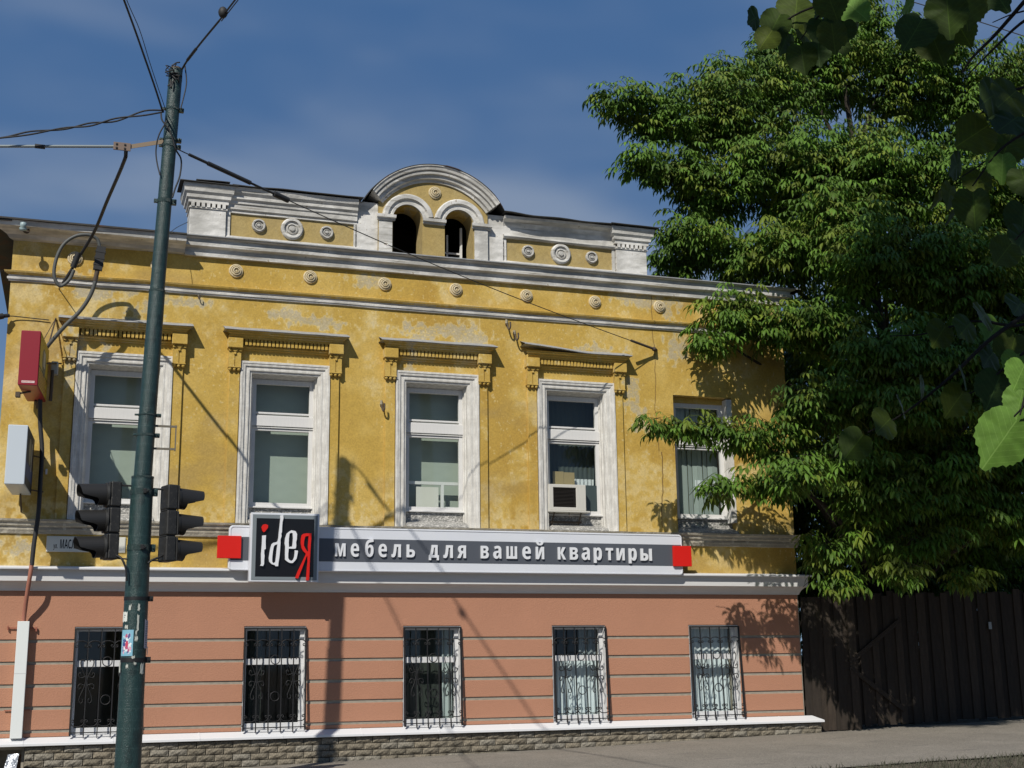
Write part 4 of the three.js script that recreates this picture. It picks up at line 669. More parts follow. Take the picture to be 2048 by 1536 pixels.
// ---------------------------------------------------------------- lamp-less street pole with its clamps
const poleX = (y) => y < 3.77 ? 0.679 + 0.009 * y / 3.77 : y < 6.13 ? 0.688 + 0.063 * (y - 3.77) / 2.36 : 0.751 + 0.103 * (y - 6.13) / 3.03;
{
  const pole = thing('street_pole', 'dark green steel pole standing on the pavement before the house', 'pole', [0.68, groundY(0.68), 4]);
  const paint = std({ map: texture(512, 512, (u, v) => {
    const a = fbm(u * 10, v * 14, 5, 2), b = fbm(u * 60, v * 60, 2, 20), s = sstep(0.79, 0.85, vnoise(u * 70, v * 90, 10));
    let c = mix3([28, 52, 52], [44, 70, 68], a); c = mix3(c, [22, 38, 38], sstep(0.55, 0.68, fbm(u * 4 + 9, v * 8, 4, 4)) * 0.6); c = mix3(c, [92, 108, 104], s * 0.55); return c.map((k) => k * (0.9 + 0.2 * b));
  }), bumpMap: fineBump, bumpScale: 0.004, roughness: 0.42 });
  paint.map.repeat.set(2, 0.5);
  const length = (y0, y1, r0, r1) => { const n = Math.max(2, Math.round((y1 - y0) * 2)), prof = []; for (let i = 0; i <= n; i++) prof.push([r0 + (r1 - r0) * i / n, y0 + (y1 - y0) * i / n]); const rows = prof.map(([r, y]) => { const row = []; for (let j = 0; j <= 28; j++) { const a = j / 28 * Math.PI * 2; row.push([poleX(y) + r * Math.cos(a), y, 4 + r * Math.sin(a)]); } return row; });
    const g = quadGrid(rows.reverse()), uv = g.attributes.uv, p = g.attributes.position; for (let i = 0; i < p.count; i++) { const y = p.getY(i); uv.setXY(i, Math.atan2(p.getZ(i) - 4, p.getX(i) - poleX(y)) / (2 * Math.PI) * 1, y); } 
    for (let i = 0; i < p.count; i += 3) { let mx = -9, mn = 9; for (let k = 0; k < 3; k++) { mx = Math.max(mx, uv.getX(i + k)); mn = Math.min(mn, uv.getX(i + k)); } if (mx - mn > 0.5) for (let k = 0; k < 3; k++) if (uv.getX(i + k) < 0) uv.setX(i + k, uv.getX(i + k) + 1); }
    return mergeSmooth(g); };
  function mergeSmooth(g) { const q = g.clone(); q.deleteAttribute('normal'); const uvk = q.attributes.uv; q.deleteAttribute('uv'); const m = mergeVertices(q, 1e-4); m.computeVertexNormals(); const ng = m.toNonIndexed(); ng.setAttribute('uv', uvk); return ng; }
  partW('lower_tube', length(groundY(0.68) - 0.1, 3.8, 0.152, 0.13), paint, pole);
  partW('middle_tube', length(3.75, 6.15, 0.108, 0.098), paint, pole);
  partW('upper_tube', length(6.1, 9.16, 0.09, 0.086), paint, pole);
  const collar = (y, r, h, mat = paint) => merge([new THREE.CylinderGeometry(r, r, h, 28).translate(poleX(y), y, 4)]);
  partW('collar', merge([collar(3.8, 0.133, 0.02), collar(6.15, 0.1, 0.03)]), paint, pole);
  const clamps = [[8.6, 0.092, 0.03], [8.18, 0.093, 0.03], [8.09, 0.093, 0.03], [7.34, 0.094, 0.05], [4.57, 0.112, 0.02], [4.32, 0.112, 0.03], [3.62, 0.136, 0.07], [2.95, 0.14, 0.07], [2.35, 0.143, 0.04], [1.64, 0.147, 0.05]];
  clamps.forEach(([y, r, h], i) => { const dark = i > 7 ? M.iron : paint; partW('clamp', merge([new THREE.CylinderGeometry(r, r, h, 28, 1, true).translate(poleX(y), y, 4), rbox(poleX(y) + r - 0.01, poleX(y) + r + 0.05, y - h * 0.5 - 0.01, y + h * 0.5 + 0.01, 3.97, 4.03, 0.006), ...(i < 6 ? [rbox(poleX(y) - r - 0.04, poleX(y) - r + 0.01, y - h * 0.5, y + h * 0.5, 3.98, 4.02, 0.006)] : []), rod([poleX(y) + r + 0.02, y, 3.94], [poleX(y) + r + 0.02, y, 4.08], 0.009)]), dark, pole); });
  for (const y of [3.62, 2.95]) partW('clamp_bolt', merge([rod([poleX(y) + 0.03, y, 4.13], [poleX(y) + 0.07, y - 0.01, 4.18], 0.012), rbox(poleX(y) + 0.01, poleX(y) + 0.05, y - 0.03, y + 0.03, 4.12, 4.16, 0.006)]), M.iron, pole);
  partW('step_bracket', merge([box(poleX(4.45) + 0.1, poleX(4.45) + 0.36, 4.43, 4.455, 3.98, 4.0), box(poleX(4.15) + 0.1, poleX(4.15) + 0.36, 4.15, 4.175, 3.98, 4.0), box(poleX(4.3) + 0.345, poleX(4.3) + 0.36, 4.14, 4.46, 3.975, 3.998)]), std({ color: 0x6d675a, roughness: 0.6 }), pole);
  const rt = makeRandom(21), mess = []; for (let i = 0; i < 16; i++) { const a = between(0, 6.3, rt), y = between(8.95, 9.2, rt), x = poleX(y); mess.push(tube([[x + 0.08 * Math.cos(a), y, 4 + 0.08 * Math.sin(a)], [x + between(-0.14, 0.09, rt), y + between(-0.05, 0.07, rt), 4.06 + between(-0.02, 0.1, rt)], [x + between(-0.14, 0.06, rt), y + between(-0.12, 0.04, rt), 4.07 + between(0, 0.08, rt)]], between(0.005, 0.012, rt), 8, 5)); }
  partW('cut_wires', merge(mess), M.cable, pole);
  partW('top_cap', new THREE.CylinderGeometry(0.07, 0.088, 0.03, 20).translate(poleX(9.16), 9.17, 4), M.rust, pole);
  partW('pole_cable', merge([
    tube([at(322, 225, 4.1), at(324, 240, 4.12), at(338, 258, 4.13), at(346, 280, 4.12), at(352, 300, 4.1), at(362, 318, 4.0), at(360, 350, 3.98), at(350, 378, 4.06), at(345, 395, 4.1)], 0.011, 40, 6),
    tube([at(335, 240, 4.12), at(318, 270, 4.1), at(312, 300, 4.06), at(314, 325, 4.06), at(320, 350, 4.09)], 0.01, 24, 6),
    tube([at(370, 132, 4.02), at(373, 165, 4.02), at(366, 200, 4.05), at(361, 218, 4.08)], 0.009, 20, 6)]), M.cable, pole);

  // torn notices: thin curved sheets wrapped on the tube
  const wrap = (y0, y1, a0, a1, lift, ragged = 0, seed = 1) => { const n = 10, rows = []; for (let j = 0; j <= 6; j++) { const row = []; for (let i = 0; i <= n; i++) { const t = i / n, yy = y0 + (y1 - y0) * j / 6 + ragged * (vnoise(i * 1.3 + seed * 7, j) - 0.5) * (j === 0 || j === 6 ? 1 : 0), a = a0 + (a1 - a0) * t + ragged * 1.5 * (vnoise(j * 1.1 + seed * 3, 5) - 0.5) * (i === 0 || i === n ? 1 : 0), r = 0.152 - 0.022 * yy / 3.8 + lift + 0.003 * vnoise(i * 0.6, j * 0.5 + seed); row.push([poleX(yy) + r * Math.sin(a), yy, 4 + r * Math.cos(a)]); } rows.push(row); }
    const g = quadGrid(rows), uv = g.attributes.uv; let k = 0; for (let j = 0; j < 6; j++) for (let i = 0; i < n; i++) for (const [a, b] of [[0, 0], [1, 0], [1, 1], [0, 0], [1, 1], [0, 1]]) uv.setXY(k++, (i + a) / n, (j + b) / 6); return g; };
  const paper = std({ color: 0xb9bcb4, roughness: 0.9 });
  lone('poster', wrap(1.685, 1.985, -1.25, -0.12, 0.006), canvasMaterial(128, 160, (g, w, h) => { g.fillStyle = '#7fb4c9'; g.fillRect(0, 0, w, h); const rr = makeRandom(4), cols = ['#b9cfdb', '#e6e4e2', '#54769e', '#b0567a', '#d9a9bd', '#3f4f86', '#e9eef0']; for (let i = 0; i < 60; i++) { g.fillStyle = cols[Math.floor(rr() * 7)]; g.beginPath(); g.ellipse(w * (0.2 + 0.6 * rr()), h * (0.2 + 0.7 * rr()), 4 + 14 * rr(), 3 + 9 * rr(), rr() * 3, 0, 7); g.fill(); } g.fillStyle = '#c2405c'; g.beginPath(); g.ellipse(w * 0.55, h * 0.55, 15, 20, 0, 0, 7); g.fill(); }), 'small blue and pink printed poster pasted on the green pole', 'poster');
  lone('notice', wrap(2.08, 2.19, -1.35, -0.72, 0.005, 0.02, 2), canvasMaterial(64, 64, (g) => { g.fillStyle = '#d8dcd4'; g.fillRect(0, 0, 64, 64); g.fillStyle = '#4b5058'; g.fillRect(26, 18, 18, 6); g.fillRect(22, 32, 12, 5); }), 'small white notice with dark marks on the green pole', 'notice');
  lone('notice', wrap(1.77, 2.1, 0.82, 1.5, 0.006, 0.03, 3), canvasMaterial(64, 128, (g) => { g.fillStyle = '#b7b2bd'; g.fillRect(0, 0, 64, 128); g.fillStyle = '#6b6672'; for (let i = 0; i < 14; i++) g.fillRect(8, 12 + i * 8, 30 + 14 * ((i * 7) % 3), 3); }), 'grey printed notice peeling round the shaded side of the green pole', 'notice');
  const scraps = [[2.21, 2.27, -0.62, -0.42], [2.2, 2.28, 0.1, 0.28], [1.98, 2.16, 0.1, 0.26], [1.93, 1.98, 0.02, 0.14], [1.86, 1.91, -0.02, 0.22], [2.0, 2.04, -0.95, -0.62], [1.66, 1.685, -0.2, 0.05], [1.55, 1.59, -0.62, -0.42], [1.48, 1.6, 0.5, 0.82], [1.5, 1.62, -1.4, -1.15], [1.59, 1.61, 0.0, 0.18], [1.7, 1.79, 1.15, 1.6]];
  scraps.forEach(([y0, y1, a0, a1], i) => lone('paper_scrap', wrap(y0, y1, a0, a1, 0.004 + (i > 7 ? 0.01 : 0), 0.035, i + 5), paper, 'torn scrap of pale paper left on the green pole', 'paper', 'paper scraps on the green pole'));
}

// ---------------------------------------------------------------- traffic lights
{
  const black = std({ map: scaled(texture(256, 256, (u, v) => { const a = fbm(u * 8, v * 8, 4, 8), s = sstep(0.8, 0.88, vnoise(u * 60, v * 60, 60)); return mix3(mix3([30, 30, 29], [46, 45, 43], a), [92, 88, 82], s * 0.6); }), 0.5), roughness: 0.55 });
  const S = 0.312;
  const visorGeo = (() => {
    const n = 32, R = 0.128, len = (h) => h > 0.05 ? 0.3 + 0.03 * h : h > -0.5 ? 0.1 + 0.2 * sstep(-0.5, 0.05, h) : 0.1;
    const ring = (r, k) => { const row = []; for (let i = 0; i <= n; i++) { const a = i / n * Math.PI * 2, h = Math.cos(a); row.push([r * Math.sin(a), r * h - (k ? 0.02 * clamp01(len(h) / 0.3) : 0), k ? len(h) : 0.0]); } return row; };
    const g = quadGrid([ring(R, 0), ring(R, 1), ring(R - 0.006, 1), ring(R - 0.006, 0)]); return g;
  })();
  const lensGeo = (z) => new THREE.SphereGeometry(0.2, 18, 6, 0, Math.PI * 2, 0, 0.6).rotateX(Math.PI / 2).translate(0, 0, z);
  const lensC = [0x5a0a08, 0x6a4a08, 0x0a4a38];
  const makeHead = (label, pos, turn) => {
    const t = thing('traffic_light', label, 'traffic light', pos, 'traffic lights on the green pole');
    for (let k = 0; k < 3; k++) {
      const y = (2 - k) * S + S / 2;
      const sec = part('housing', rbox(-0.125, 0.125, -S / 2 + 0.006, S / 2 - 0.006, -0.13, 0.0, 0.02, 2), black, t); sec.position.y = y;
      part('door_rim', merge([rbox(-0.12, 0.12, -S / 2 + 0.012, S / 2 - 0.012, 0.0, 0.025, 0.012, 1), new THREE.CylinderGeometry(0.134, 0.14, 0.03, 28).rotateX(Math.PI / 2).translate(0, 0, 0.03)]), black, sec);
      part('visor', visorGeo, black, sec).position.set(0, 0, 0.03);
      part('lens', lensGeo(-0.16), std({ color: lensC[k], roughness: 0.2 }), sec).position.set(0, 0, 0.03);
    }
    part('seam_strip', merge([1, 2].map((k) => box(-0.1, 0.1, k * S - 0.008, k * S + 0.008, -0.13, -0.01))), black, t);
    t.rotation.y = turn; return t;
  };
  const L = makeHead('black three section traffic light facing away from the shop sign', [0.3, 2.8, 4.0], -75 * Math.PI / 180);
  const R = makeHead('black three section traffic light facing along the shop sign', [1.07, 2.78, 4.0], 109 * Math.PI / 180);
  L.rotation.z = 0.0; 
  lone('mounting_arm', merge([rod([0.36, 3.7, 4], [0.68, 3.69, 4], 0.012), rod([0.36, 2.83, 4], [0.6, 2.81, 4.05], 0.01), tube([[0.4, 2.86, 4.06], [0.48, 2.82, 4.12], [0.54, 2.7, 4.14], [0.56, 2.55, 4.14]], 0.014, 16, 6)]), M.iron, 'thin steel arms and cable holding the traffic light with open visors', 'bracket');
  lone('mounting_arm', merge([rod([0.68, 3.67, 4], [1.0, 3.66, 4], 0.012), rod([0.75, 2.8, 4.05], [1.0, 2.8, 4], 0.01), tube([[1.0, 2.9, 4.06], [0.93, 2.84, 4.1], [0.84, 2.8, 4.12], [0.79, 2.76, 4.13]], 0.014, 16, 6)]), M.iron, 'thin steel arms and cable holding the traffic light beside the red square', 'bracket');
}

// ---------------------------------------------------------------- overhead wires and cables
{
  const ext = (a, b, k) => b.clone().add(b.clone().sub(a).multiplyScalar(k));
  { // service cable rising towards the street
    const a = at(325, 222, 4.1), m1 = at(310, 175, 4.6), m2 = at(291, 120, 5.1), m3 = at(270, 60, 5.7), b = at(248, 0, 6.3);
    lone('overhead_cable', tube([a, m1, m2, m3, b, ext(m3, b, 2), ext(m3, b, 8)], 0.012, 60, 6), M.cable, 'black overhead cable climbing from the upper clamp of the pole', 'cable');
    const p = (q, x, y) => q.clone().addScaledVector(RT, x).addScaledVector(UP, y);
    lone('overhead_wire', tube([at(332, 222, 4.1), p(m1, 0.03, 0.02), p(m2, 0.045, -0.01), p(m3, 0.05, 0.01), p(b, 0.03, 0), ext(m3, b, 8)], 0.005, 60, 5), M.cable, 'thin wire twisted beside the cable climbing from the upper clamp', 'wire');
  }
  { // guy from the pole top
    const a = at(362, 142, 4.0), b = at(372, 125, 4.15), c = at(400, 88, 4.9), d = at(438, 42, 5.7), e = at(470, 0, 6.5);
    const g = thing('guy_wire', 'black guy wire with an insulator rising from the pole top', 'wire', a.toArray());
    partW('wire', merge([tube([a, b, c, d], 0.014, 24, 6), tube([d, e, ext(d, e, 8)], 0.012, 20, 6), tube([d.clone().addScaledVector(RT, 0.03), e.clone().addScaledVector(RT, 0.035), ext(d, e, 8)], 0.007, 20, 5)]), M.cable, g);
    partW('insulator', new THREE.SphereGeometry(0.055, 12, 8).scale(1, 1.3, 1).translate(...at(446, 25, 6.0).toArray()), M.cable, g);
    partW('splice', merge([rod(at(375, 120, 4.3), at(392, 98, 4.7), 0.02)]), M.cable, g);
  }
  { // pair running left
    const pts = (dy, dz) => [at(328, 222 + dy, 4.1), at(290, 226 + dy * 3, 4.1 + dz), at(230, 240 - dy * 2, 4.1), at(180, 249 + dy * 2, 4.1 + dz), at(130, 257 - dy, 4.1), at(60, 266 + dy * 2, 4.1 + dz), at(0, 276, 4.1), at(-300, 300, 4.1)];
    lone('overhead_cable', tube(pts(-1.5, 0), 0.011, 60, 6), M.cable, 'black cable running level from the upper clamp away from the sign', 'cable', 'twisted pair of cables leaving the upper clamp');
    lone('overhead_cable', tube(pts(1.5, 0.03), 0.011, 60, 6), M.cable, 'black cable running level from the upper clamp away from the sign', 'cable', 'twisted pair of cables leaving the upper clamp');
  }
  { // rigid support tube with strap
    const g = thing('support_tube', 'thin grey horizontal tube strapped to the pole with a perforated plate', 'bracket', at(245, 293, 4).toArray());
    partW('tube', rod(at(245, 293, 4), at(-260, 292, 4.0), 0.02), std({ color: 0x9aa3a4, roughness: 0.4, metalness: 0.4 }), g);
    const a = at(262, 293, 4.02), b = at(322, 284, 4.02);
    partW('strap', (() => { const d = b.clone().sub(a), q = new THREE.Quaternion().setFromUnitVectors(new THREE.Vector3(1, 0, 0), d.clone().normalize()); return new THREE.BoxGeometry(d.length() + 0.06, 0.055, 0.008).applyQuaternion(q).translate(...a.clone().add(b).multiplyScalar(0.5).toArray()); })(), std({ color: 0x8d7c68, roughness: 0.8 }), g);
    const c = at(245, 293, 4.03); partW('plate', rbox(c.x - 0.11, c.x + 0.1, c.y - 0.055, c.y + 0.05, c.z - 0.006, c.z + 0.012, 0.004), std({ color: 0x7f6e64, roughness: 0.8 }), g);
    partW('bolts', merge([[-0.07, 0.02], [-0.07, -0.03], [0.03, 0.02], [0.03, -0.03]].map(([x, y]) => rbox(c.x + x - 0.012, c.x + x + 0.012, c.y + y - 0.012, c.y + y + 0.012, c.z + 0.01, c.z + 0.022, 0.003))), M.iron, g);
    partW('band', new THREE.CylinderGeometry(0.028, 0.028, 0.12, 10).rotateZ(Math.PI / 2).translate(...at(80, 293, 4).toArray()), M.cable, g);
  }
  { // cable swinging down to the red box sign, with its loop and joint
    const g = thing('drop_cable', 'thick grey cable looping down from the support tube to the red box sign', 'cable', at(185, 470, 0.9).toArray());
    partW('span', tube([at(252, 301, 4.02), at(252, 310, 4.0), at(247, 325, 3.8), at(215, 400, 2.4), at(185, 470, 1.1), at(162, 508, 0.75)], 0.024, 40, 8), M.cable, g);
    partW('strain_clamp', merge([rod(at(158, 505, 0.75), at(146, 535, 0.68), 0.045), rod(at(147, 533, 0.68), at(126, 566, 0.55), 0.022)]), M.cable, g);
    partW('loop', tube([at(148, 540, 0.68), at(138, 560, 0.66), at(120, 572, 0.66), at(109, 555, 0.68), at(112, 520, 0.7), at(128, 488, 0.72), at(152, 472, 0.74), at(178, 470, 0.74), at(194, 478, 0.72), at(200, 495, 0.7)], 0.026, 60, 8), M.greyCable, g);
    const c0 = at(203, 494, 0.7), c1 = at(195, 540, 0.68); partW('joint_box', (() => { const d = c1.clone().sub(c0), q = new THREE.Quaternion().setFromUnitVectors(new THREE.Vector3(0, -1, 0), d.clone().normalize()); return merge([new THREE.BoxGeometry(0.13, d.length(), 0.1), ...[0.1, 0.0, -0.1].map((y) => new THREE.BoxGeometry(0.145, 0.03, 0.11).translate(0, y, 0))]).applyQuaternion(q).translate(...c0.clone().add(c1).multiplyScalar(0.5).toArray()); })(), M.cable, g);
    partW('joint_tail', merge([rod(c1, at(190, 562, 0.66), 0.035)]), M.rust, g);
    partW('tail', tube([at(194, 540, 0.68), at(190, 565, 0.66), at(180, 592, 0.62), at(160, 622, 0.56), at(130, 652, 0.48), at(97, 690, 0.36), at(90, 700, 0.3)], 0.03, 40, 8), M.greyCable, g);
    partW('tie_wire', rod(at(126, 566, 0.55), at(118, 578, 0.0), 0.008), M.rust, g);
  }
  { // span wire to the facade
    const g = thing('span_wire', 'thin steel span wire from the pole to the yellow wall', 'wire', at(1308, 698, 0.1).toArray());
    const A = at(352, 297, 4.1), B = at(1300, 695, 0.14), P = (t) => { const v = A.clone().lerp(B, t); v.y -= 0.12 * Math.sin(Math.PI * t); return v; };
    const pts = []; for (let i = 0; i <= 20; i++) pts.push(P(i / 20));
    partW('wire', tube(pts, 0.0075, 60, 5), M.cable, g);
    partW('turnbuckle', merge([rod(P(0.02), P(0.05), 0.02), rod(P(0.05), P(0.12), 0.03), rod(P(0.12), P(0.16), 0.016), rod(P(0.16), P(0.185), 0.04)]), M.cable, g);
    partW('wall_anchor', merge([rod(at(1262, 681, 0.3), at(1308, 698, 0.1), 0.022), rod(at(1308, 698, 0.12), at(1312, 700, -0.02), 0.03), new THREE.SphereGeometry(0.04, 10, 8).translate(...at(1308, 698, 0.1).toArray())]), M.rust, g);
  }
  { // short wires at the left corner
    const g = thing('corner_wire', 'black wire with insulators tied to the weathered corner of the house', 'wire', [-1.2, 6.85, 0.05]);
    partW('wire', merge([tube([at(-200, 650, 0.6), at(0, 633, 0.15), at(20, 632, 0.06), at(60, 636, 0.03), at(98, 640, 0.03)], 0.008, 30, 5)]), M.cable, g);
    partW('insulator', merge([rod(at(-4, 634, 0.15), at(6, 632, 0.12), 0.045), rod(at(8, 632, 0.12), at(18, 631, 0.08), 0.03)]), M.cable, g);
    lone('overhead_wire', tube([at(-200, 538, 1.5), at(0, 542, 0.1), at(23, 543, 0.0)], 0.006, 16, 5), M.cable, 'thin wire ending high on the weathered corner of the house', 'wire');
    lone('overhead_wire', tube([at(1780, -10, 9), at(1860, 14, 9.2), at(1935, 36, 9.4), at(2048, 72, 9.7), at(2300, 150, 10.5)], 0.006, 30, 5), M.cable, 'thin wire crossing the sky above the leafy tree', 'wire');
    lone('overhead_wire', tube([at(335, 470, 0.6), at(352, 456, 0.3), at(376, 444, -0.1)], 0.005, 10, 5), M.cable, 'short thin wire ending at the parapet pedestal behind the pole', 'wire');
  }
}

// ---------------------------------------------------------------- fence
{
  const woods = [0, 1, 2, 3].map((k) => std({ map: scaled(texture(256, 512, (u, v) => { const a = fbm(u * 26 + k * 9, v * 4, 5, 2), b = fbm(u * 90, v * 6 + k, 3, 2); let c = mix3([44, 36, 29], [70, 60, 50], a); c = mix3(c, [30, 24, 19], sstep(0.55, 0.7, b)); c = mix3(c, [126, 118, 106], sstep(0.64, 0.74, fbm(u * 8 + k * 3, v * 9, 4, 1)) * 0.5); return c.map((q) => q * (0.82 + 0.1 * k)); }), 1.3), bumpMap: plasterBump, bumpScale: 0.01, roughness: 0.95 }));
  const fence = thing('wooden_fence', 'tall dark weathered plank fence with gate beside the house', 'fence', [15.2, groundY(15.2), 0]);
  const r = makeRandom(61); let x = 12.09, k = 0; const edge = at(1690, 1460, 0).x;
  while (x < 19.5) {
    const w = between(0.105, 0.155, r), gate = x > edge + 0.3, h = 2.3 + between(-0.05, 0.05, r) - (gate ? 0.03 : 0), z = (k % 2) * 0.027 + between(-0.002, 0.002, r) - 0.012 - (gate ? 0.03 : 0), g = uvW(new THREE.BoxGeometry(w + 0.022, h, 0.022));
    g.translate(0, h / 2, 0); const u = g.attributes.uv, off = between(0, 5, r); for (let i = 0; i < u.count; i++) u.setXY(i, u.getX(i) + off, u.getY(i) + off);
    const b = part('plank', g, woods[k++ % 4], fence); b.position.set(x + w / 2 - 15.2, groundY(x) + (gate ? 0.06 : 0.0) + between(-0.02, 0.02, r) - groundY(15.2), z); b.rotation.z = between(-0.008, 0.008, r); x += w;
  }
  partW('rail', merge([box(12.09, 19.5, 0.75, 0.85, -0.11, -0.05), box(12.09, 19.5, 2.1, 2.2, -0.11, -0.05)]), woods[1], fence);
  for (const px of [12.95, 16.9]) partW('post', rbox(px - 0.07, px + 0.07, -0.1, 2.62, -0.2, -0.06, 0.01), woods[0], fence);
  const brace = (a, b) => { const A = at(...a), B = at(...b), d = B.clone().sub(A), q = new THREE.Quaternion().setFromUnitVectors(new THREE.Vector3(1, 0, 0), d.clone().normalize()); return new THREE.BoxGeometry(d.length(), 0.08, 0.02).applyQuaternion(q).translate(...A.add(B).multiplyScalar(0.5).toArray()); };
  partW('brace', brace([1700, 1325, 0.022], [1800, 1240, 0.022]), woods[2], fence);
  partW('brace', brace([1700, 1335, 0.022], [1810, 1420, 0.022]), woods[2], fence);
  lone('paper_scrap', rbox(at(1980, 1252, 0.05).x, at(1986, 1252, 0.05).x, 2.05, 2.18, 0.012, 0.016, 0.001), std({ color: 0x9aa0a2 }), 'small torn paper stuck on the dark plank fence', 'paper');
}

// ---------------------------------------------------------------- trees
const bark = std({ map: scaled(texture(256, 256, (u, v) => { const a = fbm(u * 20, v * 5, 5, 5); return mix3([36, 31, 26], [70, 62, 52], a); }), 0.7), bumpMap: plasterBump, bumpScale: 0.03, roughness: 0.95 });
// a drooping compound leaf: five narrow leaflets on a short stalk
function leaflet(base, dir, L, Wd, droop0, droop1) {
  const side = new THREE.Vector3(dir.z, 0, -dir.x).normalize(), n = 4, pts = []; let p = base.clone();
  for (let i = 0; i <= n; i++) { const t = i / n, a = droop0 + (droop1 - droop0) * t; pts.push([p.clone(), Wd * [0.15, 0.85, 1, 0.6, 0][i]]); p = p.clone().addScaledVector(dir, Math.cos(a) * L / n).add(new THREE.Vector3(0, -Math.sin(a) * L / n, 0)); }
  const lift = new THREE.Vector3(dir.x * 0.3, 0.5, dir.z * 0.3).multiplyScalar(0.35);
  return quadGrid([-1, 0, 1].map((s) => pts.map(([q, w]) => q.clone().addScaledVector(side, s * w / 2).addScaledVector(lift, s ? w * 0.5 : 0).toArray())));
}
const compound = [0, 1, 2].map((k) => {
  const r = makeRandom(300 + k), list = [], Y = new THREE.Vector3(0, 1, 0);
  const stem = (t) => new THREE.Vector3(0, 0.03 * t - 0.09 * t * t, 0.21 * t);
  for (const [t, az] of [[0.5, -1.15], [0.52, 1.15], [0.82, -0.8], [0.84, 0.8], [1, 0]]) { const d = new THREE.Vector3(0, 0, 1).applyAxisAngle(Y, az + between(-0.25, 0.25, r)); list.push(leaflet(stem(t), d, between(0.12, 0.16, r), between(0.036, 0.046, r), between(0.35, 0.8, r), between(1.3, 1.6, r))); }
  list.push(tube([[0, 0, 0], stem(0.5), stem(1)], 0.0022, 3, 3));
  return merge(list);
});
const leafMat = new THREE.MeshPhysicalMaterial({ color: new THREE.Color(0.097, 0.18, 0.018), roughness: 0.6, specularIntensity: 0.5, transmission: 0.3, thickness: 0, side: THREE.DoubleSide });
function foliage(name, lobes, density, parent, seed, tint = 1) {
  const r = makeRandom(seed), mats = [[], [], []], cols = [[], [], []], m = new THREE.Matrix4(), q = new THREE.Quaternion(), e = new THREE.Euler(), twigs = [];
  for (const [cx, cy, cz, rx, ry, rz, dk = 1] of lobes) {
    const n = Math.round(density * dk * (rx * ry + ry * rz + rx * rz) / 7);
    for (let i = 0; i < n; i++) {
      const z = between(-1, 1, r), a = between(0, Math.PI * 2, r), s = Math.sqrt(1 - z * z), k = Math.pow(r(), 0.45) * (r() < 0.14 ? between(1.05, 1.35, r) : 1), out = new THREE.Vector3(s * Math.cos(a), z, s * Math.sin(a));
      const tip = new THREE.Vector3(cx + rx * out.x * k, cy + ry * out.y * k, cz + rz * out.z * k);
      const az = Math.atan2(out.x * ry + between(-0.4, 0.4, r), out.z * ry + between(-0.4, 0.4, r));
      const dir = new THREE.Vector3(Math.sin(az), 0.15 + 0.5 * Math.max(-0.4, out.y), Math.cos(az)).normalize();
      if (r() < 0.35) twigs.push(tube([tip.clone().addScaledVector(dir, -0.5).add(new THREE.Vector3(0, -0.08, 0)), tip.clone().addScaledVector(dir, -0.2), tip], 0.005, 3, 3));
      const tone = between(0.6, 1.2, r), yellow = r() < 0.3 ? 1.5 : 1.05;
      for (let j = 0; j < 7; j++) {
        const p = tip.clone().addScaledVector(dir, -0.11 * Math.floor(j / 2)); p.y -= 0.02 * j;
        const turn = az + (j === 0 ? 0 : (j % 2 ? 1 : -1) * between(0.5, 1.5, r));
        e.set(between(-0.25, 0.35, r), turn, between(-0.25, 0.25, r), 'YXZ'); q.setFromEuler(e); const sc = between(0.85, 1.4, r); m.compose(p, q, new THREE.Vector3(sc, sc, sc));
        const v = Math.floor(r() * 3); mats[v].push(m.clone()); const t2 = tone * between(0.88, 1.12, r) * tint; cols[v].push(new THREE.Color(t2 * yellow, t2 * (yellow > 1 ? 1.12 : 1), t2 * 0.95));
      }
    }
  }
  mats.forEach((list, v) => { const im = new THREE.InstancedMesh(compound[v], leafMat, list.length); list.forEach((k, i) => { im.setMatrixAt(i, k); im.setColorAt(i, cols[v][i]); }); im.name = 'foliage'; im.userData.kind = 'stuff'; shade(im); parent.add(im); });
  if (twigs.length) part('twigs', merge(twigs), bark, parent).userData.kind = 'stuff';
}
function tree(name, label, base, lobes, density, seed, trunkR, limbEvery = 1, group, tint = 1) {
  const t = thing(name, label, 'tree', base, group), r = makeRandom(seed * 3 + 1), B = new THREE.Vector3(...base);
  const top = lobes.reduce((a, l) => Math.max(a, l[1]), 0) - base[1];
  const lean = (h) => new THREE.Vector3(0.25 * Math.sin(h * 0.5 + seed), h, 0.2 * Math.cos(h * 0.45 + seed) - 0.2);
  part('trunk', uvW(taper([[0, -0.15, 0], lean(top * 0.15), lean(top * 0.35), lean(top * 0.6), lean(top * 0.85)], trunkR, trunkR * 0.25, 16, 10)), bark, t);
  lobes.forEach(([x, y, z], i) => { if (i % limbEvery) return; const P = new THREE.Vector3(x, y, z).sub(B), d = Math.hypot(P.x, P.z), h = Math.max(top * 0.12, Math.min(top * 0.72, P.y - d * 0.55)), s = lean(h), mid = s.clone().lerp(P, 0.5); mid.y += 0.12 * d; part('limb', uvW(taper([s, mid, P], 0.05 + 0.02 * trunkR * d, 0.012, 8, 6)), bark, t); });
  foliage('foliage', lobes.map(([x, y, z, ...k]) => [x - base[0], y - base[1], z - base[2], ...k]), density, t, seed, tint); return t;
}
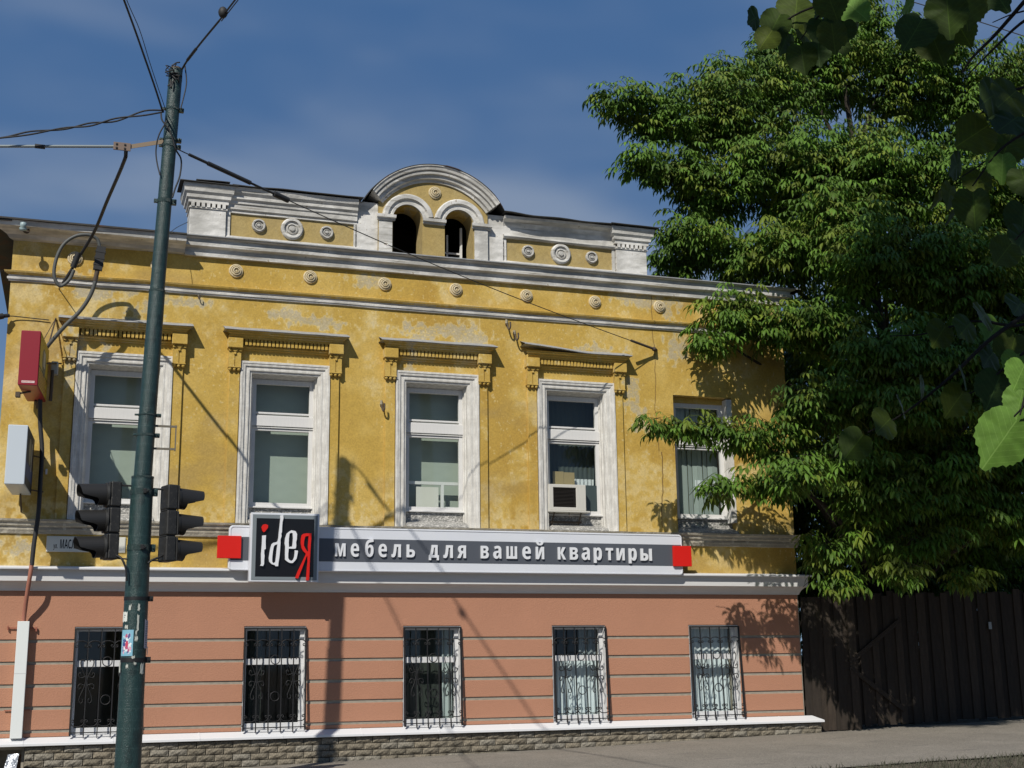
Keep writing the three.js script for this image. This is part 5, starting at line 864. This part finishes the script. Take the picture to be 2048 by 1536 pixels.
{
  const rl = makeRandom(123), lobe = (px, py, z, rx, ry, rz, k = 1) => { const p = at(px, py, z); return [p.x, p.y, p.z, rx * between(0.9, 1.1, rl), ry * between(1.0, 1.35, rl), rz * between(0.9, 1.1, rl), k]; };
  const lobes = [
    lobe(1245, 195, -1.5, 0.55, 0.38, 0.6), lobe(1320, 225, -1.5, 0.75, 0.55, 0.8), lobe(1420, 215, -1.5, 0.9, 0.75, 1.1), lobe(1300, 310, -1, 0.6, 0.3, 0.6), lobe(1370, 330, -1, 0.7, 0.45, 0.8), lobe(1440, 140, -1.8, 0.5, 0.45, 0.6),
    lobe(1520, 190, -2, 1.1, 1.0, 1.3), lobe(1640, 120, -2.5, 1.2, 1.1, 1.4), lobe(1780, 130, -2.5, 1.3, 1.1, 1.5), lobe(1920, 190, -2.5, 1.3, 1.1, 1.5), lobe(2060, 160, -2.5, 1.2, 0.9, 1.4), lobe(1700, 30, -3, 0.8, 0.7, 1), lobe(1560, 90, -2.4, 0.6, 0.5, 0.8), lobe(1860, 80, -3, 0.6, 0.5, 0.8),
    lobe(1440, 370, -1, 1.0, 0.65, 1.1), lobe(1590, 320, -0.5, 1.3, 0.9, 1.3), lobe(1750, 330, 0.6, 1.3, 0.9, 1.3), lobe(1900, 370, 0.9, 1.3, 0.9, 1.3), lobe(2060, 400, 0.9, 1.3, 1.0, 1.3), lobe(1680, 420, 0.9, 1.0, 0.6, 0.9),
    lobe(1380, 470, -1.0, 0.8, 0.5, 0.8), lobe(1480, 500, -0.6, 0.9, 0.6, 0.9), lobe(1345, 520, -1.4, 0.5, 0.35, 0.5), lobe(1600, 490, 0.1, 1.2, 0.6, 1.0), lobe(1760, 500, 1.8, 1.2, 0.7, 1.1), lobe(1920, 540, 2.0, 1.2, 0.8, 1.1), lobe(2070, 600, 2.0, 1.2, 0.9, 1.1),
    lobe(1480, 610, 0.6, 0.75, 0.4, 0.45), lobe(1420, 665, 0.55, 0.35, 0.32, 0.35), lobe(1560, 640, 0.8, 0.8, 0.4, 0.7), lobe(1660, 650, 1.1, 0.9, 0.45, 0.8), lobe(1790, 690, 2.6, 1.0, 0.5, 0.9), lobe(1930, 720, 2.8, 1.0, 0.6, 0.9), lobe(2060, 780, 2.6, 1.0, 0.7, 0.9),
    lobe(1325, 835, 1.3, 0.38, 0.12, 0.2, 1.3), lobe(1368, 842, 1.35, 0.34, 0.15, 0.22, 1.3), lobe(1410, 845, 1.4, 0.45, 0.2, 0.3, 1.2), lobe(1500, 855, 1.5, 0.5, 0.32, 0.45), lobe(1580, 880, 1.7, 0.65, 0.4, 0.55), lobe(1450, 960, 1.95, 0.32, 0.16, 0.25, 1.2), lobe(1540, 955, 2.0, 0.5, 0.25, 0.45), lobe(1600, 935, 2.6, 0.5, 0.25, 0.4), lobe(1650, 790, 1.9, 0.8, 0.4, 0.7), lobe(1690, 900, 2.2, 0.7, 0.35, 0.6), lobe(1840, 880, 1.5, 1.0, 0.4, 0.8), lobe(1980, 920, 1.6, 0.9, 0.45, 0.8),
    lobe(1650, 1085, 1.7, 0.4, 0.35, 0.45), lobe(1720, 1060, 1.8, 0.5, 0.3, 0.5), lobe(1850, 1065, 2.1, 0.55, 0.28, 0.5), lobe(1690, 1150, 1.8, 0.4, 0.2, 0.4), lobe(1800, 1125, 2.1, 0.5, 0.18, 0.4), lobe(1930, 1140, 2.1, 0.35, 0.14, 0.35), lobe(1990, 1030, 2.0, 0.7, 0.35, 0.6),
    lobe(1760, 960, 2.2, 0.8, 0.45, 0.7, 1.2), lobe(1880, 940, 2.5, 0.9, 0.45, 0.8, 1.2), lobe(2010, 900, 2.6, 0.9, 0.5, 0.8, 1.2), lobe(2080, 1040, 2.3, 0.8, 0.45, 0.7, 1.2), lobe(1830, 800, 2.8, 0.9, 0.4, 0.8, 1.1), lobe(1960, 1010, 2.4, 0.7, 0.35, 0.6, 1.2), lobe(2130, 900, 2.6, 1.0, 0.8, 0.9), lobe(2180, 700, 2.4, 1.2, 1.0, 1.0),
    // the shaded heart of the crown
    lobe(1700, 420, -2.8, 1.8, 1.5, 1.5, 1.1), lobe(1900, 600, -2.5, 1.8, 1.5, 1.5, 1.1), lobe(1660, 680, -1.2, 0.9, 1.2, 1.0, 0.8), lobe(1780, 850, -1.6, 1.5, 1.2, 1.3, 0.8), lobe(1980, 850, -1.8, 1.5, 1.3, 1.3, 0.8), lobe(1760, 1040, -1.2, 1.2, 0.8, 1.0, 0.8), lobe(1960, 1080, -1.0, 1.3, 0.7, 1.0, 0.8),
    [16.5, 7.5, 1.5, 1.5, 1.2, 1.2, 0.7], [17.8, 9.5, -0.5, 1.6, 1.6, 1.6, 0.7], [18.5, 6.0, 1.5, 1.5, 1.5, 1.4, 0.7], [19.5, 4.2, 0.5, 1.4, 1.1, 1.2, 0.7],
  ];
  tree('maple_tree', 'large bright green ash leaved maple overhanging the fence and the house corner', [15.4, groundY(15.4), -1.7], lobes, 270, 17, 0.2, 4);
  // darker trees of the yard behind the fence
  const yard = (x, z, h, seed) => { const l = [], r = makeRandom(seed); for (let i = 0; i < 22; i++) { const a = between(0, 6.3, r), d = between(0, 2.0, r); l.push([x + d * Math.cos(a), between(1.6, h, r), z + d * Math.sin(a), between(1.1, 1.7, r), between(0.9, 1.4, r), between(1.1, 1.7, r)]); } return l; };
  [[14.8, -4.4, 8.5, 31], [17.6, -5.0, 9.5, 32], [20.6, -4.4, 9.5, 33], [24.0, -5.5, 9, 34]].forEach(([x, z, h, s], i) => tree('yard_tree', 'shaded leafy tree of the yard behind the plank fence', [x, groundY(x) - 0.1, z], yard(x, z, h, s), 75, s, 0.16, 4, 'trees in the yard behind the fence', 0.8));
}

// ---------------------------------------------------------------- linden whose twigs hang into the view
{
  const lime = thing('linden_tree', 'linden branch with large heart shaped leaves hanging close before the maple', 'tree', [5.2, groundY(5.2), 21.2]);
  const leafGeo = (seed) => {   // heart-shaped, toothed, cupped along the midrib; stalk at the origin, tip towards -y
    const r = makeRandom(seed), n = 44, out = [], skew = between(-0.1, 0.1, r), cup = between(0.1, 0.3, r), bend = between(-0.15, 0.4, r);
    for (let i = 0; i < n; i++) {
      const t = i / n * Math.PI * 2, s = Math.sin(t), c = Math.cos(t);
      const R = 0.5 * (1 + 0.06 * c - 0.42 * Math.pow(Math.max(0, c), 14)), tipK = Math.pow(Math.max(0, -c), 26);
      const tooth = 1 + 0.022 * (i % 2 ? 1 : -1);
      out.push([(R * s * 0.95 + skew * tipK * 0.3) * tooth, (R * c - 0.46) * tooth - 0.2 * tipK]);
    }
    const rings = [1, 0.66, 0.33], pos = [], at3 = (x, y) => [x, y, -cup * Math.abs(x) + bend * y * y * 0.5 + 0.03 * Math.sin(y * 20) * Math.abs(x) * 2 + 0.02 * (vnoise(x * 7 + seed, y * 7) - 0.5)], cx = 0, cy = -0.42;
    const rows = rings.map((k) => [...out, out[0]].map(([x, y]) => at3(cx + (x - cx) * k, cy + (y - cy) * k))); rows.push([...out, out[0]].map(() => at3(cx, cy)));
    const g = quadGrid(rows), uv = g.attributes.uv, p = g.attributes.position; for (let i = 0; i < p.count; i++) uv.setXY(i, p.getX(i) + 0.5, p.getY(i) + 1);
    const q = g.clone(); q.deleteAttribute('normal'); const u2 = q.attributes.uv; q.deleteAttribute('uv'); const m = mergeVertices(q, 1e-5); m.computeVertexNormals(); const ng = m.toNonIndexed(); ng.setAttribute('uv', u2); return ng;
  };
  const veins = (base, vein) => texture(256, 256, (u, v) => { const x = u - 0.5, y = v - 1; let c = mix3(base, base.map((k) => k * 0.82), fbm(u * 9, v * 9, 4, 9)); const mid = Math.abs(x) < 0.008 ? 1 : 0; const s = ((-y + Math.abs(x) * 0.9) * 8) % 1; const sv = s < 0.07 ? 0.7 : 0; return mix3(c, vein, Math.max(mid, sv) * 0.55); });
  const lm = [['#', [58, 78, 22]], ['#', [68, 84, 24]], ['#', [54, 76, 32]], ['#', [78, 92, 22]]].map(([, b]) => new THREE.MeshPhysicalMaterial({ map: veins(b, b.map((k) => Math.min(255, k * 1.35 + 12))), roughness: 0.65, specularIntensity: 0.35, transmission: 0.28, thickness: 0, side: THREE.DoubleSide }));
  const sunlitLeaf = new THREE.MeshPhysicalMaterial({ map: veins([104, 142, 56], [140, 172, 92]), roughness: 0.65, specularIntensity: 0.35, transmission: 0.28, thickness: 0, side: THREE.DoubleSide });  // brighter copy of the leaf green: sunlight on the lit leaves put into colour
  const variants = [1, 2, 3, 4, 5, 6].map(leafGeo);
  // [pixel x, y of the stalk end, width in pixels, roll of the tip (0 = straight down, + = towards the right), depth, pitch, yaw]
  const L = [
    [1565, 20, 58, -0.5, 2.8], [1548, 55, 48, -0.6, 2.75, 0.3], [1580, 60, 46, -0.45, 2.8, 0.2, 0.5], [1595, -12, 70, -0.2, 2.85, 0.5], [1600, 82, 56, 0.1, 2.7], [1605, 40, 46, 0.05, 2.9, 0.1, 0.6], [1640, 30, 60, 0.2, 2.75, 0.2], [1662, 38, 56, 0.1, 2.65, 0.1], [1688, 35, 48, -0.1, 2.8, 0.2], [1690, 2, 56, 0.6, 2.9, 0.6], [1636, 78, 46, 0.0, 2.95, 0.2, -0.4], [1625, 0, 54, -0.4, 2.95, 0.6], [1684, 80, 28, 0.1, 3.1], [1718, 42, 30, -0.5, 3.1, 0.2, 0.9], [1520, 30, 44, -0.9, 2.9, 0.7, 0.5], [1650, -25, 60, 0.3, 2.7],
    [1892, -20, 78, 0.05, 2.3, 0.1], [1935, -45, 88, -0.1, 2.35, 0.1, 0.3], [1850, 28, 74, -0.55, 2.3, 0.2, -0.3], [1858, 55, 72, 0.2, 2.4, 0.4], [1832, 0, 40, -0.9, 2.6, 0.4, 0.8], [1905, 30, 60, 0.4, 2.45, 0.3], [1960, -60, 80, 0.5, 2.5, 0.2],
    [2040, 175, 80, -0.9, 2.6, 0.5], [2000, 182, 74, -1.0, 2.7, 0.6, 0.4], [1985, 245, 80, -1.0, 2.6, 0.3], [2045, 225, 90, -0.95, 2.7, 0.6, -0.4], [2030, 255, 74, -0.5, 2.8, 0.3],
    [1945, 372, 70, 0.05, 2.5, 0.05], [1905, 365, 48, -0.35, 2.55, 0.2, 0.6], [1925, 320, 52, -0.9, 2.6, 0.6, 0.6], [2005, 300, 56, -0.1, 2.6, 0.2], [2040, 330, 60, 0.2, 2.55, 0.2], [1895, 380, 46, -0.75, 2.7, 0.2, 1.2], [1925, 410, 48, -0.7, 2.75, 0.2, 1.2], [2028, 480, 62, -0.75, 2.6, 0.3], [2055, 460, 66, -0.7, 2.7, 0.6], [1960, 335, 56, -0.3, 2.8, 0.4], [2050, 400, 70, -0.2, 2.8, 0.2],
    [1895, 645, 56, -0.7, 2.8, 0.5], [1945, 640, 56, -0.9, 2.7, 0.7], [1975, 625, 60, -1.1, 2.8, 0.9], [2000, 640, 64, -0.8, 2.9, 0.6], [2035, 660, 70, -0.4, 2.8, 0.3], [2045, 600, 60, -0.9, 2.9, 0.8], [1932, 775, 62, -0.7, 2.7, 0.3], [2005, 740, 72, -0.5, 2.75, 0.3], [2050, 780, 74, -0.2, 2.8, 0.2], [1930, 752, 48, -1.3, 2.7, 1.1], [1850, 772, 44, -1.4, 2.75, 1.1], [1805, 810, 46, -1.3, 2.75, 1.2], [1785, 832, 62, -1.0, 2.7, 0.8], [1732, 862, 62, -0.75, 2.7, 0.35], [2035, 700, 52, -0.3, 2.75, 0.3], [1990, 700, 60, -0.9, 2.9, 0.7],
    [2042, 828, 104, -0.65, 2.05, 0.1], [1985, 868, 58, -0.15, 2.2, 0.1, 0.85], [2052, 722, 60, -0.6, 2.2, 0.5], [2048, 770, 60, -0.3, 2.4, 0.2],
  ];
  const base = lime.position, r = makeRandom(77), camQ = camera.quaternion;
  L.forEach(([px, py, w, roll, depth, pitch = 0.2, yaw = 0], i) => {
    const m = part('leaf', variants[i % 6], (i >= L.length - 4 || i % 11 === 9) ? sunlitLeaf : lm[(i * 7) % 4], lime), s = w * 1.14 * depth / FOCAL / 0.95;
    m.position.copy(atDepth(px, py, depth)).sub(base); m.scale.setScalar(s);
    m.quaternion.copy(camQ).multiply(new THREE.Quaternion().setFromEuler(new THREE.Euler(0, 0, roll))).multiply(new THREE.Quaternion().setFromEuler(new THREE.Euler(-pitch, yaw + between(-0.15, 0.15, r), 0)));
  });
  const W = (list, depth) => list.map(([x, y, d = depth]) => atDepth(x, y, d));
  const twig = (list, depth, r0, r1) => partW('twig', taper(W(list, depth), r0, r1, 16, 6), bark, lime);
  twig([[1760, -120], [1700, -20], [1650, 5], [1600, 25], [1556, 50]], 2.8, 0.006, 0.0018);
  twig([[1720, -60], [1690, 5], [1662, 40]], 2.75, 0.004, 0.0015); twig([[1690, 0], [1640, 30], [1600, 80]], 2.75, 0.003, 0.0013);
  twig([[1960, -160], [1930, -60], [1890, -20], [1855, 25]], 2.35, 0.006, 0.002); twig([[1890, -20], [1868, 55]], 2.35, 0.003, 0.0013);
  twig([[2150, -110, 2.3], [2060, -10, 2.5], [1990, 70, 2.6], [1945, 115, 2.7], [1925, 145, 2.8]], 2.6, 0.006, 0.002); twig([[2130, 0, 2.5], [2048, 42, 2.6], [1985, 100, 2.7], [1935, 150, 2.8]], 2.6, 0.004, 0.0015); twig([[2048, 22], [2020, 30], [1985, 45]], 2.65, 0.002, 0.001);
  twig([[2140, 120], [2060, 170], [2000, 190], [1950, 240]], 2.7, 0.005, 0.0015); twig([[2150, 220], [2060, 260], [2000, 300], [1945, 372]], 2.6, 0.005, 0.0015); twig([[2000, 300], [1960, 330], [1905, 365]], 2.65, 0.002, 0.001); twig([[2150, 380], [2070, 440], [2030, 480]], 2.65, 0.004, 0.0015);
  twig([[2200, 560], [2048, 650], [1950, 642], [1850, 668], [1780, 672]], 2.8, 0.006, 0.0012); twig([[2200, 590], [2048, 705], [1930, 790], [1900, 780]], 2.75, 0.006, 0.0013); twig([[2100, 600], [1985, 675], [1900, 755], [1800, 832], [1735, 865]], 2.72, 0.006, 0.0015); twig([[2140, 680, 2.1], [2060, 770, 2.1], [2040, 830, 2.07]], 2.1, 0.004, 0.0012); twig([[2070, 790, 2.15], [2010, 850, 2.2], [1985, 868, 2.2]], 2.2, 0.002, 0.001);
  // trunk and the big limbs above and beside the viewer, with the crown that shades these twigs
  const bx = base.x, by = base.y, bz = base.z;
  part('trunk', uvW(taper([[0, -0.2, 0], [0.1, 1.6, 0.0], [0.0, 3.4, -0.2], [-0.6, 6.0, -0.5]], 0.19, 0.09, 14, 10)), bark, lime);
  const limb = (r0, ...pts) => partW('limb', uvW(taper(pts, r0, 0.006, 18, 7)), bark, lime);
  const fork = new THREE.Vector3(3.4, 5.0, 19.6);
  limb(0.07, [bx, 3.2, bz - 0.1], [4.4, 4.4, 20.4], fork, [1.6, 5.3, 19.6], [-0.6, 5.2, 19.6]); limb(0.06, [bx - 0.2, 4.2, bz - 0.2], [3.2, 5.6, 20.8], [0.6, 5.7, 20.6]);
  for (const [px, py, d, dx] of [[1960, -160, 2.35, 0.1], [1760, -120, 2.8, 0], [2150, -110, 2.3, 0.25], [2140, 120, 2.7, 0.35], [2150, 220, 2.6, 0.4], [2150, 380, 2.65, 0.45], [2200, 560, 2.8, 0.5], [2200, 590, 2.75, 0.55], [2140, 680, 2.1, 0.5]]) { const e2 = atDepth(px, py, d); limb(0.02, fork.clone(), [e2.x + 0.6 + dx, 4.5, e2.z + 0.7], [e2.x + 0.2 + dx, e2.y + 0.9, e2.z + 0.25], e2); }
  const n = 3400, im = [0, 1].map((k) => new THREE.InstancedMesh(variants[k * 2], lm[k], n / 2)), m4 = new THREE.Matrix4(), q = new THREE.Quaternion(), e = new THREE.Euler(); 
  const gaps = [[2003, 873, 2.05], [1985, 900, 2.1], [2035, 735, 2.2], [2025, 850, 2.05], [1692, 14, 2.9], [1628, 108, 2.95]].map((g) => atDepth(...g)), rayS = new THREE.Ray(), free = (p) => gaps.every((g, k) => { rayS.set(g, TO_SUN); return rayS.distanceToPoint(p) > (k < 4 ? 0.15 : 0.09); });
  for (let i = 0; i < n; i++) { const pick = r(), C = pick < 0.6 ? [-0.1, 5.1, 19.9, 2.0, 0.75, 1.9] : [1.4, 5.2, 20.3, 2.2, 0.9, 1.8]; const z = between(-1, 1, r), a = between(0, 6.283, r), s = Math.sqrt(1 - z * z), k = Math.cbrt(r()); e.set(between(0.7, 2.0, r), between(0, 6.3, r), between(-0.5, 0.5, r), 'YXZ'); q.setFromEuler(e); const sc = between(0.075, 0.12, r), P = new THREE.Vector3(C[0] + C[3] * s * Math.cos(a) * k, C[1] + C[4] * z * k, C[2] + C[5] * s * Math.sin(a) * k); if (!free(P)) { i--; continue; } m4.compose(P.sub(base), q, new THREE.Vector3(sc, sc, sc)); im[i % 2].setMatrixAt(i >> 1, m4); }
  for (const k of im) { k.name = 'foliage'; k.userData.kind = 'stuff'; shade(k); lime.add(k); }
}

// ---------------------------------------------------------------- the tall street linden beside the view, whose shade lies on the fence and the low boughs
{
  const x = 8.7, z = 12.6, t = thing('street_linden', 'tall street linden on the verge shading the plank fence', 'tree', [x, groundY(x), z]);
  part('trunk', uvW(taper([[0, -0.2, 0], [0.1, 5, 0], [-0.2, 10, -0.1], [-1.6, 15, -0.4]], 0.22, 0.08, 16, 10)), bark, t);
  const r = makeRandom(404), lobes = []; for (let i = 0; i < 20; i++) { const a = between(0, 6.283, r), d = Math.sqrt(r()); lobes.push([-2.4 + 2.3 * d * Math.cos(a), between(14.9, 17.6, r), -0.6 + 1.5 * d * Math.sin(a), between(1.0, 1.5, r), between(0.8, 1.2, r), between(1.0, 1.4, r)]); }
  lobes.forEach(([lx, ly, lz], i) => { if (i % 2 === 0) part('limb', uvW(taper([[-0.3, 10 + (i % 5), -0.1], [lx * 0.6, ly - 0.8, lz * 0.5], [lx, ly, lz]], 0.06, 0.015, 8, 6)), bark, t); });
  foliage('foliage', lobes, 150, t, 405);
}

renderer.render(scene, camera);
